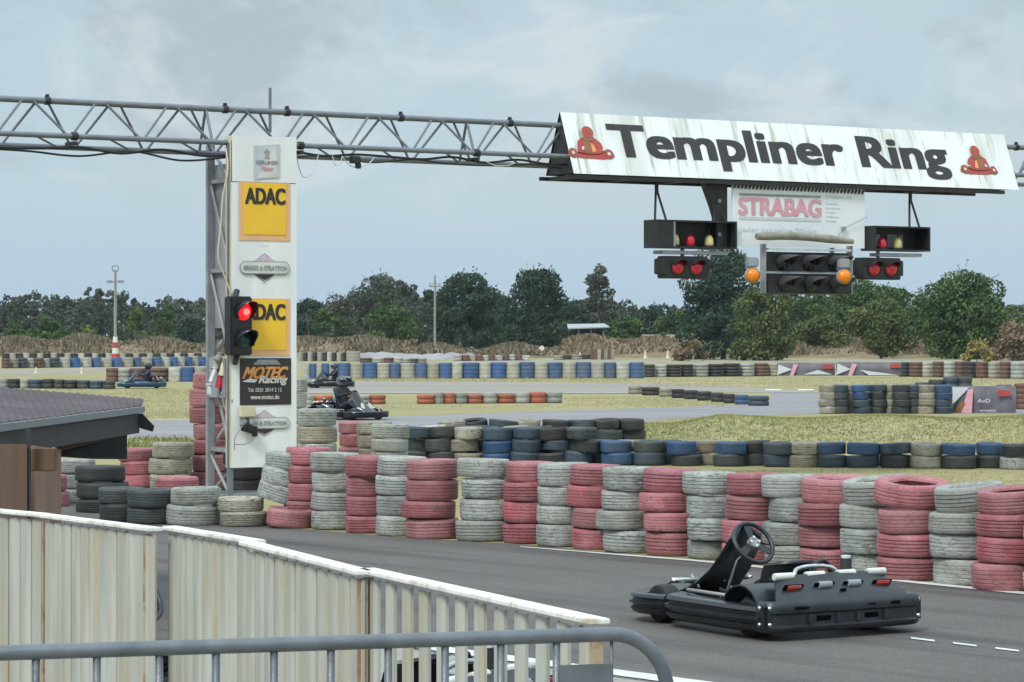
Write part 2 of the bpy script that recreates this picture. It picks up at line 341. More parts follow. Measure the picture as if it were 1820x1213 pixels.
# ------------------------------------------------------------------ ground
def sheet(name, pts, m, z, kind='structure'):
    bm = B(); poly(bm, [Vector((p[0], p[1], z)) for p in pts]); bmesh.ops.triangulate(bm, faces=bm.faces[:]); bmesh.ops.recalc_face_normals(bm, faces=bm.faces[:])
    if bm.faces[0].normal.z < 0: bmesh.ops.reverse_faces(bm, faces=bm.faces[:])
    return tag(obj(name, bm, m), kind=kind)
sheet('ground', [(-2500, -60), (2500, -60), (2500, 4000), (-2500, 4000)], M['ground'], 0)
def gp(l): return [G(x, y) for x, y in l]
def strip_sheet(name, up, dn, m, z, kind='structure'):       # band of ground between two edges given left to right
    def ev(l, x):
        for (x0, y0), (x1, y1) in zip(l, l[1:]):
            if x <= x1: return y0 + (y1 - y0) * (x - x0) / (x1 - x0)
        return l[-1][1]
    xs = sorted(set([p[0] for p in up] + [p[0] for p in dn])); bm = B(); pr = None
    for x in xs:
        a, c = G(x, ev(up, x)), G(x, ev(dn, x)); v = (bm.verts.new((a.x, a.y, z)), bm.verts.new((c.x, c.y, z)))
        if pr: bm.faces.new((pr[0], pr[1], v[1], v[0]))
        pr = v
    return tag(obj(name, bm, m), kind=kind)
# main straight: bounded by the line of the red and white tyre wall
sheet('track', [(-30, -3)] + gp([(-700, 880), (330, 884), (440, 912), (500, 938), (700, 955), (930, 969), (1230, 996), (1500, 1022), (1820, 1056), (2600, 1140)]) + [(30, -3)], M['asphalt'], .004)
strip_sheet('inner_track', [(-300, 752), (225, 748), (530, 745), (700, 741), (900, 734), (1200, 724), (1345, 718), (1368, 712), (1372, 698), (1465, 699), (1700, 706), (2100, 712)], [(-300, 790), (60, 786), (340, 779), (560, 776), (730, 768), (1000, 757), (1150, 749), (1240, 742), (1460, 736), (1700, 735), (2100, 737)], M['asphalt2'], .004)
strip_sheet('far_track', [(-300, 690), (0, 693), (60, 697), (150, 705)], [(-300, 716), (0, 712), (80, 708), (150, 705.5)], M['asphalt2'], .004)
strip_sheet('back_track', [(420, 678), (620, 678), (900, 680), (1180, 683), (1300, 687), (1380, 692), (1470, 698)], [(420, 700), (900, 700), (1118, 699), (1190, 697.5), (1370, 697.8), (1470, 698.5)], M['asphalt3'], .008)
sheet('back_track_edge', gp([(530, 700.5), (1118, 700.5), (1118, 697), (530, 697)]), M['paver'], .016)
strip_sheet('far_service_road', [(-300, 660), (0, 659), (365, 651), (900, 641), (1900, 640.5)], [(-300, 667), (60, 666), (200, 660), (365, 656), (900, 645), (1900, 643)], M['asphalt3'], .004)
# painted lines
strip_sheet('edge_line', [(925, 973), (1100, 986.5), (1230, 996.5), (1560, 1028.5), (1820, 1054), (2300, 1103)], [(925, 974), (1100, 988.5), (1230, 999), (1560, 1032), (1820, 1058.5), (2300, 1108)], M['line'], .010)
for i, (x, y) in enumerate([(1640, 1137), (1715, 1146), (1790, 1155), (1865, 1164)]):
    sheet('lane_dash', gp([(x - 22, y - 2), (x + 20, y + 3), (x + 22, y + 6), (x - 20, y + 1)]), M['line'], .010)
sheet('pit_line', gp([(640, 1131), (820, 1156), (1190, 1205), (1500, 1246), (1500, 1257), (1190, 1216), (820, 1166), (640, 1140)]), M['line'], .010)
sheet('pit_paving', gp([(640, 1144), (820, 1170), (1500, 1262), (1500, 1420), (300, 1420), (300, 1100)]), M['paver'], .009)
# raised spectator terrace carrying the crowd barrier (below the frame)
bm = B(); box2(bm, (-12, -6, 0), (12, 8.2, .29)); tag(obj('terrace', bm, M['paver']), kind='structure')

# blades of grass
def blades(name, m, regions, label, hz=lambda x, y: 0.):
    bm = B()
    for pts, n, h in regions:           # pts: px quad (x0,x1,y0,y1)
        x0, x1, y0, y1 = pts
        for _ in range(n):
            y = random.uniform(y0, y1); x = random.uniform(x0, x1); g = G(x, y); g.z = hz(g.x, g.y)
            for _ in range(3):
                a = random.uniform(0, 6.28); hh = h * random.uniform(.4, 1.2); w = h * .22
                o = g + Vector((random.uniform(-1, 1) * h * .6, random.uniform(-1, 1) * h * .6, -.01)); lean = Vector((random.uniform(-.4, .4), random.uniform(-.4, .4), 1)) * hh
                d = Vector((math.cos(a), math.sin(a), 0)) * w
                bm.faces.new([bm.verts.new(o - d), bm.verts.new(o + d), bm.verts.new(o + lean)])
    return tag(obj(name, bm, m), label, 'grass', kind='stuff')
def bankz(x, y):                                   # low green bank behind the blue tyre row, right half
    px = CX + F * x / y; e = max(0, min(1, (px - 1120) / 160)); t = (y - 55.5) / 13
    return .34 * e * max(0, math.sin(math.pi * max(0, min(1, t)))) * (1 + .12 * math.sin(x * 1.7)) if 0 < t < 1 else 0.
bm = B(); NX, NY = 70, 14; vs = []
for j in range(NY + 1):
    y = 55.5 + 13 * j / NY; vs.append([bm.verts.new(((1080 + 900 * i / NX - CX) / F * y, y, bankz((1080 + 900 * i / NX - CX) / F * y, y) + .003)) for i in range(NX + 1)])
for j in range(NY):
    for i in range(NX): bm.faces.new((vs[j][i], vs[j][i + 1], vs[j + 1][i + 1], vs[j + 1][i]))
tag(obj('grass_bank', bm, M['ground'], smooth=True), kind='structure')
blades('bank_grass', M['blade_green'], [((1110, 1850, 752, 793), 12000, .055), ((225, 345, 780, 800), 300, .1)], 'green grass growing on the low bank behind the blue tyre row', bankz)
blades('verge_grass', M['blade_dry'], [((720, 1850, 836, 872), 5000, .035), ((1150, 1850, 740, 756), 1800, .04), ((620, 1340, 721, 725), 500, .05), ((1005, 1340, 706, 722), 1500, .05), ((230, 345, 692, 744), 1500, .05), ((420, 1120, 673, 679), 1200, .09), ((1150, 1820, 672, 690), 1500, .08), ((60, 345, 692, 702), 400, .07)],
       'short dry yellow grass on the verges between the tracks')

# ------------------------------------------------------------------ far bank, wood, trees
def blob_pts(rad, n, sq=(1, 1, 1)):
    for _ in range(n):
        v = Vector((random.gauss(0, 1), random.gauss(0, 1), random.gauss(0, 1))).normalized()
        yield Vector((v.x * sq[0], v.y * sq[1], v.z * sq[2])) * rad * random.uniform(.78, 1.06) ** 1.0
def leaf(bm, p, s):
    n = Vector((random.gauss(0, 1), random.gauss(0, 1), random.gauss(0, 1) + .4)).normalized(); a = n.orthogonal().normalized(); b = n.cross(a)
    a = a * s * random.uniform(.6, 1.2); b = b * s * random.uniform(.45, .9)
    bm.faces.new([bm.verts.new(p - a), bm.verts.new(p - b * .8 + a * .2), bm.verts.new(p + a), bm.verts.new(p + b)])
def crown(bm, base, w, h, n, size, style='round', dens=1.):
    cl = []
    for i in range(n):
        t = random.random()
        if style == 'cone': rr = (1 - t) * .8 + .12; z = h * (.08 + .86 * t)
        elif style == 'tall': rr = (1 - t) ** .6 * .72 + .22; z = h * (.10 + .82 * t)
        elif style == 'bush': rr = math.sqrt(max(0, 1 - t * t)) * .85; z = h * (.12 + .74 * t)
        else: rr = math.sqrt(max(.02, 1 - (2 * t - .75) ** 2 * .62)) * .82; z = h * (.07 + .83 * t)
        a = random.uniform(0, 6.28); q = rr * math.sqrt(random.uniform(.15, 1)) * w
        cl.append((Vector((math.cos(a) * q, math.sin(a) * q * .8, z)), random.uniform(.16, .30) * w * (1.25 if style in ('round', 'bush') else .9)))
    for c, r in cl:
        r = min(r, h * .22)
        for p in blob_pts(r, int(38 * dens * (r / size) ** 1.15), (1.15, 1.1, .78)): 
            q = base + c + p
            if q.z > .05: leaf(bm, q, size * random.uniform(.6, 1.3))
    for _ in range(int(n * 6)):
        c, r = random.choice(cl); v = Vector((random.gauss(0, 1), random.gauss(0, 1), random.gauss(.35, 1))).normalized()
        for k in range(3): leaf(bm, base + c + v * r * (1.05 + .16 * k), size * .8)
def tree(px, top, hw, D, m, label, style='round', n=26, kind='broadleaf_tree', cat='tree', size=.24, group='trees behind the circuit', dens=1., lean=0):
    x = (px - CX) / F * D; h = H - (top - HY) / F * D; w = hw / F * D
    w *= 1.12; e = empty(kind, (x, D, 0), 0, label, cat, group)
    bm = B(); crown(bm, Vector((0, 0, 0)), w, h / .97, n, size, style, dens); obj('crown', bm, m, e)
    bm = B(); th = h * (.55 if style == 'bush' else .9)
    pipe(bm, [(0, 0, -.1), (.1 * w * .3, 0, th * .35), (-.05 * w, 0, th * .7), (0, 0, th)], [h * .028, h * .02, h * .012, h * .004], 7)
    for i in range(7):
        a = random.uniform(0, 6.28); z = th * random.uniform(.3, .85); q = w * random.uniform(.5, .8)
        pipe(bm, [(0, 0, z), (math.cos(a) * q * .5, math.sin(a) * q * .5, z + q * .35), (math.cos(a) * q, math.sin(a) * q, z + q * .55)], [h * .010, h * .006, h * .002], 5)
    obj('trunk', bm, M['bark'], e); return e
# the distant wood: nobody can count it
bm = B()
for row, (D0, cnt, lo_, hi_) in enumerate(((490, 430, -9, 8), (462, 310, -24, 0), (430, 260, -44, -16))):
    for i in range(cnt):
        px = -420 + 2700 * (i + random.uniform(-.6, .6)) / cnt; D = D0 + random.uniform(-12, 12)
        base = 74 + 9 * math.sin(px * .011) + 6 * math.sin(px * .037 + 1)
        if px > 1080: base = 64 + 6 * math.sin(px * .03)
        if 530 < px < 640: base = 66
        top = base + random.uniform(lo_, hi_) - (10 if random.random() < .12 else 0); h = H + top / F * D; w = random.uniform(13, 24) / F * D
        crown(bm, Vector(((px - CX) / F * D, D, 0)), w, h, 11, .30, random.choice(['round', 'tall', 'round', 'round']), .62)
tag(obj('distant_wood', bm, M['leaf_wood']), 'dense dark mixed wood along the whole horizon behind the circuit', 'wood', kind='stuff')
TREES = [
 (885, 522, 40, 350, 'leaf_mid', 'mid green tree in the gap between the two big dark trees', 'round', 26),
 (1012, 536, 38, 345, 'leaf_dark', 'dark tree behind the left end of the open shelter', 'round', 24),
 (1156, 545, 34, 350, 'leaf_dark', 'dark tree behind the concrete block wall', 'round', 20),
 (1402, 520, 44, 345, 'leaf_dark', 'dark tree behind the right edge of the olive tree', 'round', 26),
 (1502, 506, 50, 350, 'leaf_dark', 'dark tree behind the right amber lamp of the start signal', 'round', 30),
 (1608, 512, 46, 345, 'leaf_mid', 'green tree just right of the right red lamp pair', 'round', 28),
 (1660, 528, 44, 320, 'leaf_dark', 'dark tree left of the big spiky green tree', 'round', 26),
 (600, 528, 40, 380, 'leaf_grey', 'grey-green tree left of the two airy trees', 'round', 24),
 (95, 562, 48, 340, 'leaf_mid', 'green rounded shrub at the wood edge near the left frame edge', 'bush', 16),
 (28, 575, 34, 345, 'leaf_mid', 'low green shrub cut by the left frame edge in front of the wood', 'bush', 12),
 (148, 574, 26, 335, 'leaf_bright', 'small pale green bush left of the floodlight pole', 'bush', 10),
 (240, 549, 28, 340, 'leaf_bright', 'pointed light green tree just right of the left floodlight pole', 'cone', 16),
 (290, 536, 36, 350, 'leaf_mid', 'green tree left of the tower between pointed tree and dark bush', 'round', 16),
 (338, 566, 34, 335, 'leaf_dark', 'dark low bush directly left of the sponsor tower', 'bush', 14),
 (548, 528, 34, 345, 'leaf_dark', 'dark tree directly right of the sponsor tower', 'round', 18),
 (584, 545, 34, 330, 'leaf_mid', 'light green upright tree right of the sponsor tower', 'tall', 18),
 (666, 484, 50, 385, 'leaf_grey', 'tall airy grey-green tree, highest of the pair left of the wooden pole', 'round', 34),
 (722, 488, 32, 380, 'leaf_grey', 'airy grey-green tree standing just left of the wooden pole', 'tall', 34),
 (690, 546, 62, 335, 'leaf_mid', 'wide low green bush under the two airy grey-green trees', 'bush', 22),
 (766, 515, 30, 325, 'leaf_dark', 'narrow dark tree behind the wooden pole', 'tall', 16),
 (826, 486, 58, 318, 'leaf_dark', 'big dense dark green tree right of the wooden pole', 'round', 40),
 (950, 483, 66, 312, 'leaf_dark', 'big dense dark tree, right-hand one of the two, left of the open shelter', 'round', 44),
 (1064, 470, 36, 372, 'leaf_grey', 'slender tall birch-like tree rising above the open shelter', 'tall', 60),
 (1112, 562, 40, 300, 'leaf_mid', 'round green bush directly right of the open shelter', 'bush', 18),
 (1190, 556, 40, 330, 'leaf_mid', 'mid green tree between the round bush and the dark spreading tree', 'round', 16),
 (1285, 440, 74, 262, 'leaf_dark', 'large dark spreading tree behind the hanging signal lights', 'round', 46),
 (1268, 560, 62, 258, 'leaf_dark', 'dark green undergrowth tree below the large spreading tree', 'bush', 20),
 (1350, 508, 56, 248, 'leaf_olive', 'olive green tree directly below the six-lamp signal', 'round', 32),
 (1470, 558, 52, 285, 'leaf_olive', 'low olive bush right of the olive tree under the signal', 'bush', 18),
 (1440, 520, 50, 330, 'leaf_mid', 'green tree partly hidden behind the right end of the six-lamp signal', 'round', 20),
 (1545, 496, 72, 322, 'leaf_mid', 'green tree under the right pair of red lamps', 'round', 34),
 (1566, 536, 52, 268, 'leaf_olive', 'rounded grey-olive willow bush in front of the green tree', 'round', 30),
 (1632, 540, 40, 300, 'leaf_mid', 'green shrub between the willow bush and the big right tree', 'round', 18),
 (1718, 492, 84, 262, 'leaf_mid', 'big spiky green tree near the right frame edge', 'round', 52),
 (1736, 606, 26, 236, 'leaf_yellow', 'small yellow bush below the big right tree', 'bush', 10),
 (1800, 574, 56, 246, 'leaf_brown', 'brown dry bush at the right frame edge', 'bush', 20),
 (1225, 606, 36, 242, 'leaf_brown', 'dry brown bush left of the undergrowth behind the far tyre row', 'bush', 12),
]
for px, top, hw, D, mk, lab, st, n in TREES:
    bush = st == 'bush'
    tree(px, top, hw, D, M[mk], lab, st, n, 'bush' if bush else 'broadleaf_tree', 'bush' if bush else 'tree', .19 if D > 300 else .165, 'bushes behind the circuit' if bush else 'trees behind the circuit', .8 if mk == 'leaf_grey' else 1.15)
# brown bank of tall dry herbs
bm = B(); xs = [(-300 + i * 12) for i in range(190)]; rows = []
def bank_h(px): return 2.35 + .35 * math.sin(px * .013) + .22 * math.sin(px * .041 + 2) - (1.0 if 740 < px < 1000 else 0) - (.5 if px > 1380 else 0)
for D, f in ((276, 0), (281, .6), (287, .95), (294, 1), (302, 0)):
    rows.append([bm.verts.new(((px - CX) / F * D, D + 2 * math.sin(px * .02), bank_h(px) * .62 * f - (.05 if f == 0 else 0))) for px in xs])
for a, c in zip(rows, rows[1:]):
    for i in range(len(xs) - 1): bm.faces.new((a[i], a[i + 1], c[i + 1], c[i]))
tag(obj('earth_bank', bm, M['leaf_brown'], smooth=True), kind='structure')
bm = B()
for i in range(26000):
    px = random.uniform(-300, 1970); D = random.uniform(277, 298); f = min(1, (D - 274) / 12)
    z0 = bank_h(px) * .6 * f; o = Vector(((px - CX) / F * D, D, z0)); hh = random.uniform(.2, .65) * (.9 + .4 * math.sin(px * .05)); a = random.uniform(0, 3.14)
    d = Vector((math.cos(a), math.sin(a), 0)) * random.uniform(.05, .16)
    top = o + Vector((random.uniform(-.3, .3), random.uniform(-.3, .3), hh))
    bm.faces.new([bm.verts.new(o - d), bm.verts.new(o + d), bm.verts.new(top + d * .7), bm.verts.new(top - d * .5)])
tag(obj('dry_herbs', bm, M['bank_grass']), 'tall brown dried grass and weeds covering the bank before the wood', 'dry grass', kind='stuff')

# ------------------------------------------------------------------ tyres
def tyre_mesh(Rr, w, ri, seed, seg=40, grooves=True):
    rnd = random.Random(seed); hw = w / 2
    prof = [(ri, -hw * .62), (ri + .01, -hw * .80), (ri + (Rr - ri) * .45, -hw * .97), (Rr * .945, -hw * .945), (Rr * .988, -hw * .80)]
    if grooves:
        for g in (-.46, -.16, .16, .46):
            gd = (.009, .004, .006, .0015)[seed % 4]; prof += [(Rr, hw * (g - .06)), (Rr - gd, hw * (g - .04)), (Rr - gd, hw * (g + .04)), (Rr, hw * (g + .06))]
    else: prof += [(Rr, -hw * .4), (Rr, hw * .4)]
    prof += [(Rr * .988, hw * .80), (Rr * .945, hw * .945), (ri + (Rr - ri) * .45, hw * .97), (ri + .01, hw * .80), (ri, hw * .62), (ri + .035, hw * .45), (ri + .05, 0), (ri + .035, -hw * .45)]
    ph = [rnd.uniform(0, 6.28) for _ in range(4)]; am = [rnd.uniform(.002, .007) for _ in range(4)]
    bm = B(); lathe(bm, prof, seg, True, None, lambda a, z: sum(am[k] * math.sin((k + 2) * a + ph[k] + z * 6) for k in range(4)))
    bmesh.ops.recalc_face_normals(bm, faces=bm.faces[:])
    me = bpy.data.meshes.new('tyre'); bm.to_mesh(me); bm.free(); me.polygons.foreach_set('use_smooth', [True] * len(me.polygons)); me.set_sharp_from_angle(angle=R(38)); return me
TM = {}
def tyre(colour, Rr, loc, label, group, w=.205, tilt=(0, 0), seed=0, seg=40):
    key = (colour, round(Rr, 3), seed % 4, seg, w)
    if key not in TM:
        me = tyre_mesh(Rr, w, Rr * .60, seed % 4 + 4 * round(Rr * 1000), seg); me.materials.append(M[colour]); TM[key] = me
    o = bpy.data.objects.new('tyre', TM[key]); col.objects.link(o); o.location = loc
    o.rotation_euler = (tilt[0], tilt[1], random.uniform(0, 6.28))
    o.rotation_mode = 'XYZ'
    # keep the tilt in world axes: tilt after the spin
    o.rotation_euler = (Matrix.Rotation(tilt[0], 3, 'X') @ Matrix.Rotation(tilt[1], 3, 'Y') @ Matrix.Rotation(random.uniform(0, 6.28), 3, 'Z')).to_euler()
    return tag(o, label, 'tyre', group)
ORD = 'first second third fourth fifth sixth seventh eighth ninth tenth eleventh twelfth thirteenth fourteenth fifteenth sixteenth seventeenth eighteenth nineteenth twentieth twenty-first twenty-second twenty-third twenty-fourth twenty-fifth twenty-sixth twenty-seventh twenty-eighth twenty-ninth thirtieth thirty-first thirty-second thirty-third thirty-fourth thirty-fifth thirty-sixth'.split()
LV = {1: ['only'], 2: ['lower', 'upper'], 3: ['bottom', 'middle', 'top'], 4: ['bottom', 'second lowest', 'third lowest', 'top'], 6: ['bottom', 'second lowest', 'third lowest', 'fourth lowest', 'fifth lowest', 'top'], 7: ['bottom', 'second lowest', 'third lowest', 'middle', 'third highest', 'second highest', 'top']}
CN = dict(tred='faded red', twhite='weathered white', tcream='cream', tblue='dull blue', tbright='bright blue', tdark='dark grey-green', tblack='bare black', torange='orange', tbrown='brown-red')
def stack(c, n, Rr, cols, where, group, w=.205, jit=.020, tops=None, seg=40, z0=0., lean=.014):
    ws = [random.choice((.185, .195, .205, .215, .225)) for _ in range(n)]; f = w * n / sum(ws); z = z0; ws = [round(q_ * f / .005) * .005 for q_ in ws]
    for k in range(n):
        cl = cols if isinstance(cols, str) else cols[k]; wk = ws[k]
        t = (random.gauss(0, lean), random.gauss(0, lean)); off = (random.gauss(0, jit), random.gauss(0, jit), 0); r = Rr * random.choice((.95, .98, 1, 1, 1.03)) 
        if tops and k == n - 1: t, off, r = tops[0], tops[1], tops[2]
        tyre(cl, r, (c[0] + off[0], c[1] + off[1], z + wk * .5 + off[2]), f'{CN[cl]} tyre, {LV[n][k]} {where}', group, round(wk - .002, 3), t, random.randint(0, 3), seg)
        z += wk
# front red and white wall: (left edge px, front base px row, colour, radius)
WALL = [(553, 943, 'twhite', .265), (613, 949, 'tred', .265), (668, 954, 'twhite', .265), (716, 960, 'tred', .287), (811, 964, 'twhite', .287), (896, 968, 'tred', .265), (955, 973, 'twhite', .265),
        (1012, 978, 'tred', .265), (1069, 984, 'twhite', .275), (1143, 990, 'tred', .27), (1218, 997, 'twhite', .27), (1286, 1004, 'tred', .27), (1359, 1010, 'twhite', .27), (1421, 1016, 'tred', .275),
        (1493, 1023, 'twhite', .275), (1559, 1034, 'tred', .275), (1655, 1043, 'twhite', .275), (1733, 1053, 'tred', .28), (1822, 1063, 'twhite', .28)]
for i, (xl, yb, cl, r) in enumerate(WALL):
    Df = H * F / (yb - HY); D = Df + r; x = (xl - CX) / F * D + r
    tops = {13: ((.05, -.02), (.07, .05, .0), .325), 14: ((.05, -.10), (.06, .03, .01), .31), 15: ((.13, .03), (.05, .06, .03), .325), 16: ((.03, -.11), (.06, .03, .01), .30), 17: ((.06, -.09), (.06, .05, .01), .31), 4: ((-.01, .03), (0, 0, .01), .275), 7: ((.0, .02), (.0, 0, .0), .255)}.get(i)
    stack((x, D), 4, r, cl, f'of the {ORD[i]} upright stack from the left, front wall', 'tyres of the front red and white wall', .212, .020, tops, 48)
# leaning left end of that wall
g = G(512, 941); 
e0 = Vector((g.x, g.y + .27, 0))
tyre('tred', .27, (e0.x, e0.y, .115), 'faded red tyre, slumped flat at the left end of the front wall', 'tyres of the front red and white wall', .205, (.02, .10), 1, 48)
for k in range(4):
    tyre('tred', .255, (e0.x + .15 + .012 * k, e0.y + .32, .30 + .2 * k - .11), f'faded red tyre, {LV[4][k]} of the red stack beside the leaning white tyres', 'tyres of the front red and white wall', .2, (0, .02), k, 48)
for k in range(3):
    tyre('twhite', .27, (e0.x - .13 + .045 * k, e0.y + .42, .36 + .185 * k), f'grey-white tyre, {LV[3][k]} of the three leaning at the wall end', 'tyres of the front red and white wall', .2, (0, .30 - .12 * k), k, 48)
# loose heap between shed and tower
heap = 'heap of tyres left of the tower'
def low(px, yb, r, cl, n, where, w=.2, d=0): 
    D = H * F / (yb - HY) + r + d; stack(((px - CX) / F * D, D), n, r, cl, where, heap, w, .02)
low(433, 938, .265, 'tcream', 2, 'of the pale pair right in front of the tower foot', .165)
low(346, 936, .30, 'twhite', 2, 'of the wide pale pair left of the tower foot', .215)
low(268, 934, .27, ['tdark', 'tdark'], 2, 'of the dark pair left of the pale pair', .2)
low(219, 930, .26, ['tblack', 'tdark'], 2, 'of the second dark pair left of the pale pair', .2)
low(180, 913, .31, ['tblack', 'tblack', 'tblack'], 3, 'of the black pile behind the white fence', .19)
low(132, 896, .26, ['twhite', 'twhite', 'twhite'], 3, 'of the pale stack beside the shed', .19)
low(86, 902, .25, ['tred', 'tred'], 2, 'of the red pair nearest the shed wall', .2)
low(250, 868, .27, ['tred', 'tred', 'tred'], 3, 'of the short red stack behind the black pile', .185)
low(306, 872, .30, ['tcream', 'tcream', 'tcream'], 3, 'of the pale stack between red stacks left of the tower', .22)
low(372, 868, .265, ['tred'] * 7, 7, 'of the tall red stack behind the tower truss', .232)
low(318, 903, .28, ['tdark', 'tred'], 2, 'of the pair behind the wide pale pair', .19)
low(436, 880, .3, ['tblack'] * 3, 3, 'of the black stack between the tower legs', .19, .3)
# pale stacks right behind the tower
bk = 'tyres behind the sponsor tower'
def bstack(px, D, r, cols, n, where, w=.205): stack(((px - CX) / F * D, D), n, r, cols, where, bk, w, .015)
bstack(564, 42.6, .305, ['twhite', 'twhite', 'tcream', 'twhite'], 4, 'of the wide pale stack right behind the tower', .262)
bstack(520, 46.5, .27, ['twhite'] * 6, 6, 'of the tall pale stack half hidden by the tower', .24)
bstack(634, 43.6, .29, ['tred'] * 4, 4, 'of the dull red stack behind the front wall', .208)
bstack(668, 43.1, .29, ['tcream'] * 4, 4, 'of the pale stack beside the dull red stack', .208)
bstack(694, 42.4, .29, ['twhite', 'twhite', 'twhite', 'twhite'], 4, 'of the pale stack left of the blue row', .204)
# blue row: (left px, right px, row base, n, colours bottom to top)
b_, l_, c_, d_, k_ = 'tbright', 'tblue', 'tcream', 'tdark', 'tblack'
ROW = [(727, 757, 3, [d_, d_, l_]), (755, 771, 3, [c_, c_, 'twhite']), (771, 798, 3, [d_, d_, k_]), (795, 817, 3, [d_, k_, k_]), (815, 846, 3, [c_, c_, c_]), (846, 876, 3, [l_, l_, d_]), (876, 900, 3, [b_, b_, l_]),
       (900, 926, 3, [c_, c_, c_]), (926, 949, 3, [l_, l_, l_]), (949, 975, 3, [b_, d_, k_]), (972, 1000, 3, [d_, l_, k_]), (1000, 1023, 3, [c_, c_, c_]), (1023, 1050, 3, [l_, d_, d_]), (1050, 1080, 2, [l_, b_]), (1080, 1110, 2, [b_, b_]),
       (1110, 1139, 2, [c_, c_]), (1139, 1168, 2, [l_, d_]), (1168, 1196, 2, [l_, l_]), (1196, 1242, 2, [d_, b_]), (1242, 1277, 2, [c_, c_]), (1277, 1318, 2, [d_, b_]), (1318, 1363, 2, [d_, k_]), (1363, 1407, 2, [l_, l_]), (1407, 1453, 2, [c_, c_]),
       (1453, 1506, 2, [l_, b_]), (1506, 1565, 2, [l_, b_]), (1565, 1615, 2, [d_, l_]), (1615, 1676, 2, [c_, c_]), (1676, 1737, 2, [d_, b_]), (1737, 1782, 2, [d_, b_]), (1782, 1835, 2, ['twhite', k_])]
for i, (a, c, n, cols) in enumerate(ROW):
    yb = 826 + (a - 900) * .011; ppm = (yb - HY) / H; wd = (c - a) / ppm; r = .26 if wd < .52 else .275
    D = H * F / (yb - HY) + r + (.42 if (wd < .42 and i % 2) else 0) 
    stack((((a + c) / 2 - CX) / F * D, D), n, r, cols, f'of the {ORD[i]} stack from the left, blue row', 'tyres of the blue and cream row', .205 if n == 2 else .205, .045 if i < 13 else .02, None, 32, 0., .05 if i < 13 else .02)
# second dark layer behind the left half of the blue row
for i, px in enumerate((800, 846, 892, 938, 984, 1030, 1076, 1120)):
    D = 51.5 + .1 * math.sin(i * 2) + i * .15
    stack(((px - CX) / F * D, D), 3, .27, ['tdark', 'tdark', ('tcream', k_, l_, c_, k_, d_, k_, k_)[i]], f'of the {ORD[i]} stack in the dark layer behind the blue row', 'tyres of the dark layer behind the blue row', .20, .05, None, 28, 0., .06)
# right hand cluster
CL = [(1465, 1479, c_, 0), (1479, 1506, d_, .0), (1505, 1518, c_, .25), (1516, 1546, b_, 0), (1543, 1576, d_, .2), (1574, 1589, c_, .3), (1588, 1614, d_, 0), (1612, 1638, d_, .1), (1634, 1660, c_, 0), (1660, 1692, b_, 0)]
for i, (a, c, cl, dz) in enumerate(CL):
    D = H * F / (736 - HY) + .27 + dz * 1.5; n = 4
    cols = {'tbright': [l_, l_, b_, b_], 'tdark': [d_, d_, d_, l_ if i % 3 else d_]}.get(cl, [cl] * 4)
    stack((((a + c) / 2 - CX) / F * D, D), 4, .25, cols, f'of the {ORD[i]} stack from the left, right-hand cluster', 'tyres of the right-hand cluster', .2, .012, None, 24)

# far stacks, each one thing
SM = {}
def far_stack(px, yb, top, wpx, colk, label, group, n=None, name='tyre_stack', D=None):
    D = D or H * F / (yb - HY); r = wpx / 2 / F * D; h = (yb - top) / F * D; n = n or max(2, round(h / .2)); r *= 1.04; bl = .035 if colk.startswith('far') and n > 2 else .1; key = (colk, round(r, 2), round(h, 1), n)
    if key not in SM:
        prof = [(r * .8, 0)]
        for k in range(n):
            z0 = h * k / n; z1 = h * (k + 1) / n; dz = z1 - z0
            prof += [(r * (1 - bl), z0 + .02 * dz), (r * .99, z0 + .2 * dz), (r, z0 + .5 * dz), (r * .99, z1 - .2 * dz), (r * (1 - bl), z1 - .02 * dz)]
        prof += [(r * .75, h), (r * .5, h - .02), (r * .5, h - .1), (0, h - .12)]
        bm = B(); lathe(bm, prof, 18); bmesh.ops.remove_doubles(bm, verts=bm.verts[:], dist=1e-4); me = bpy.data.meshes.new('tyre_stack'); bmesh.ops.recalc_face_normals(bm, faces=bm.faces[:]); bm.to_mesh(me); bm.free()
        me.polygons.foreach_set('use_smooth', [True] * len(me.polygons)); me.set_sharp_from_angle(angle=R(50)); me.materials.append(M[colk]); SM[key] = me
    o = bpy.data.objects.new(name, SM[key]); col.objects.link(o); o.location = ((px - CX) / F * (D + r), D + r, 0); o.rotation_euler = (0, 0, random.uniform(0, 6.28))
    return tag(o, label, 'tyre stack', group)
nm = dict(farblue='blue', farwhite='white', tblack='black', tbrown='brown-red', tcream='cream', torange='orange', twhite='white', tblue='dull blue', tdark='dark', tbright='bright blue')
def far_row(edges, yb, top, cols, where, group, n=None):
    for i in range(len(edges) - 1):
        a, c = edges[i], edges[i + 1]; t = i / max(1, len(edges) - 2)
        y = yb[0] + (yb[1] - yb[0]) * t; q = top[0] + (top[1] - top[0]) * t; cl = cols[i % len(cols)]
        far_stack((a + c) / 2, y, q + random.uniform(-.8, .8), (c - a) * 1.02, cl, f'{nm[cl]} stack, {ORD[i]} from left in {where}', group, n)
far_row([530, 538, 551, 562, 573, 584, 600, 622, 646, 670, 693, 711, 738, 759, 781, 803, 822, 852, 873, 900, 924, 950, 974, 999, 1024, 1050, 1075, 1094, 1119, 1144][1:], (673.5, 673), (646, 644),
        ['farwhite', 'farblue'], 'the long blue and white far row', 'stacks of the long blue and white far row', 4)
far_row([1145, 1164, 1184, 1210, 1232, 1258, 1285, 1315, 1340, 1365, 1382], (671, 669), (648, 646), ['tblack', 'twhite', 'tblack', 'tblack', 'twhite', 'tblack', 'tblack', 'twhite', 'tbrown', 'tcream'], 'the black row right of the blue and white one', 'stacks of the black far row', 4)
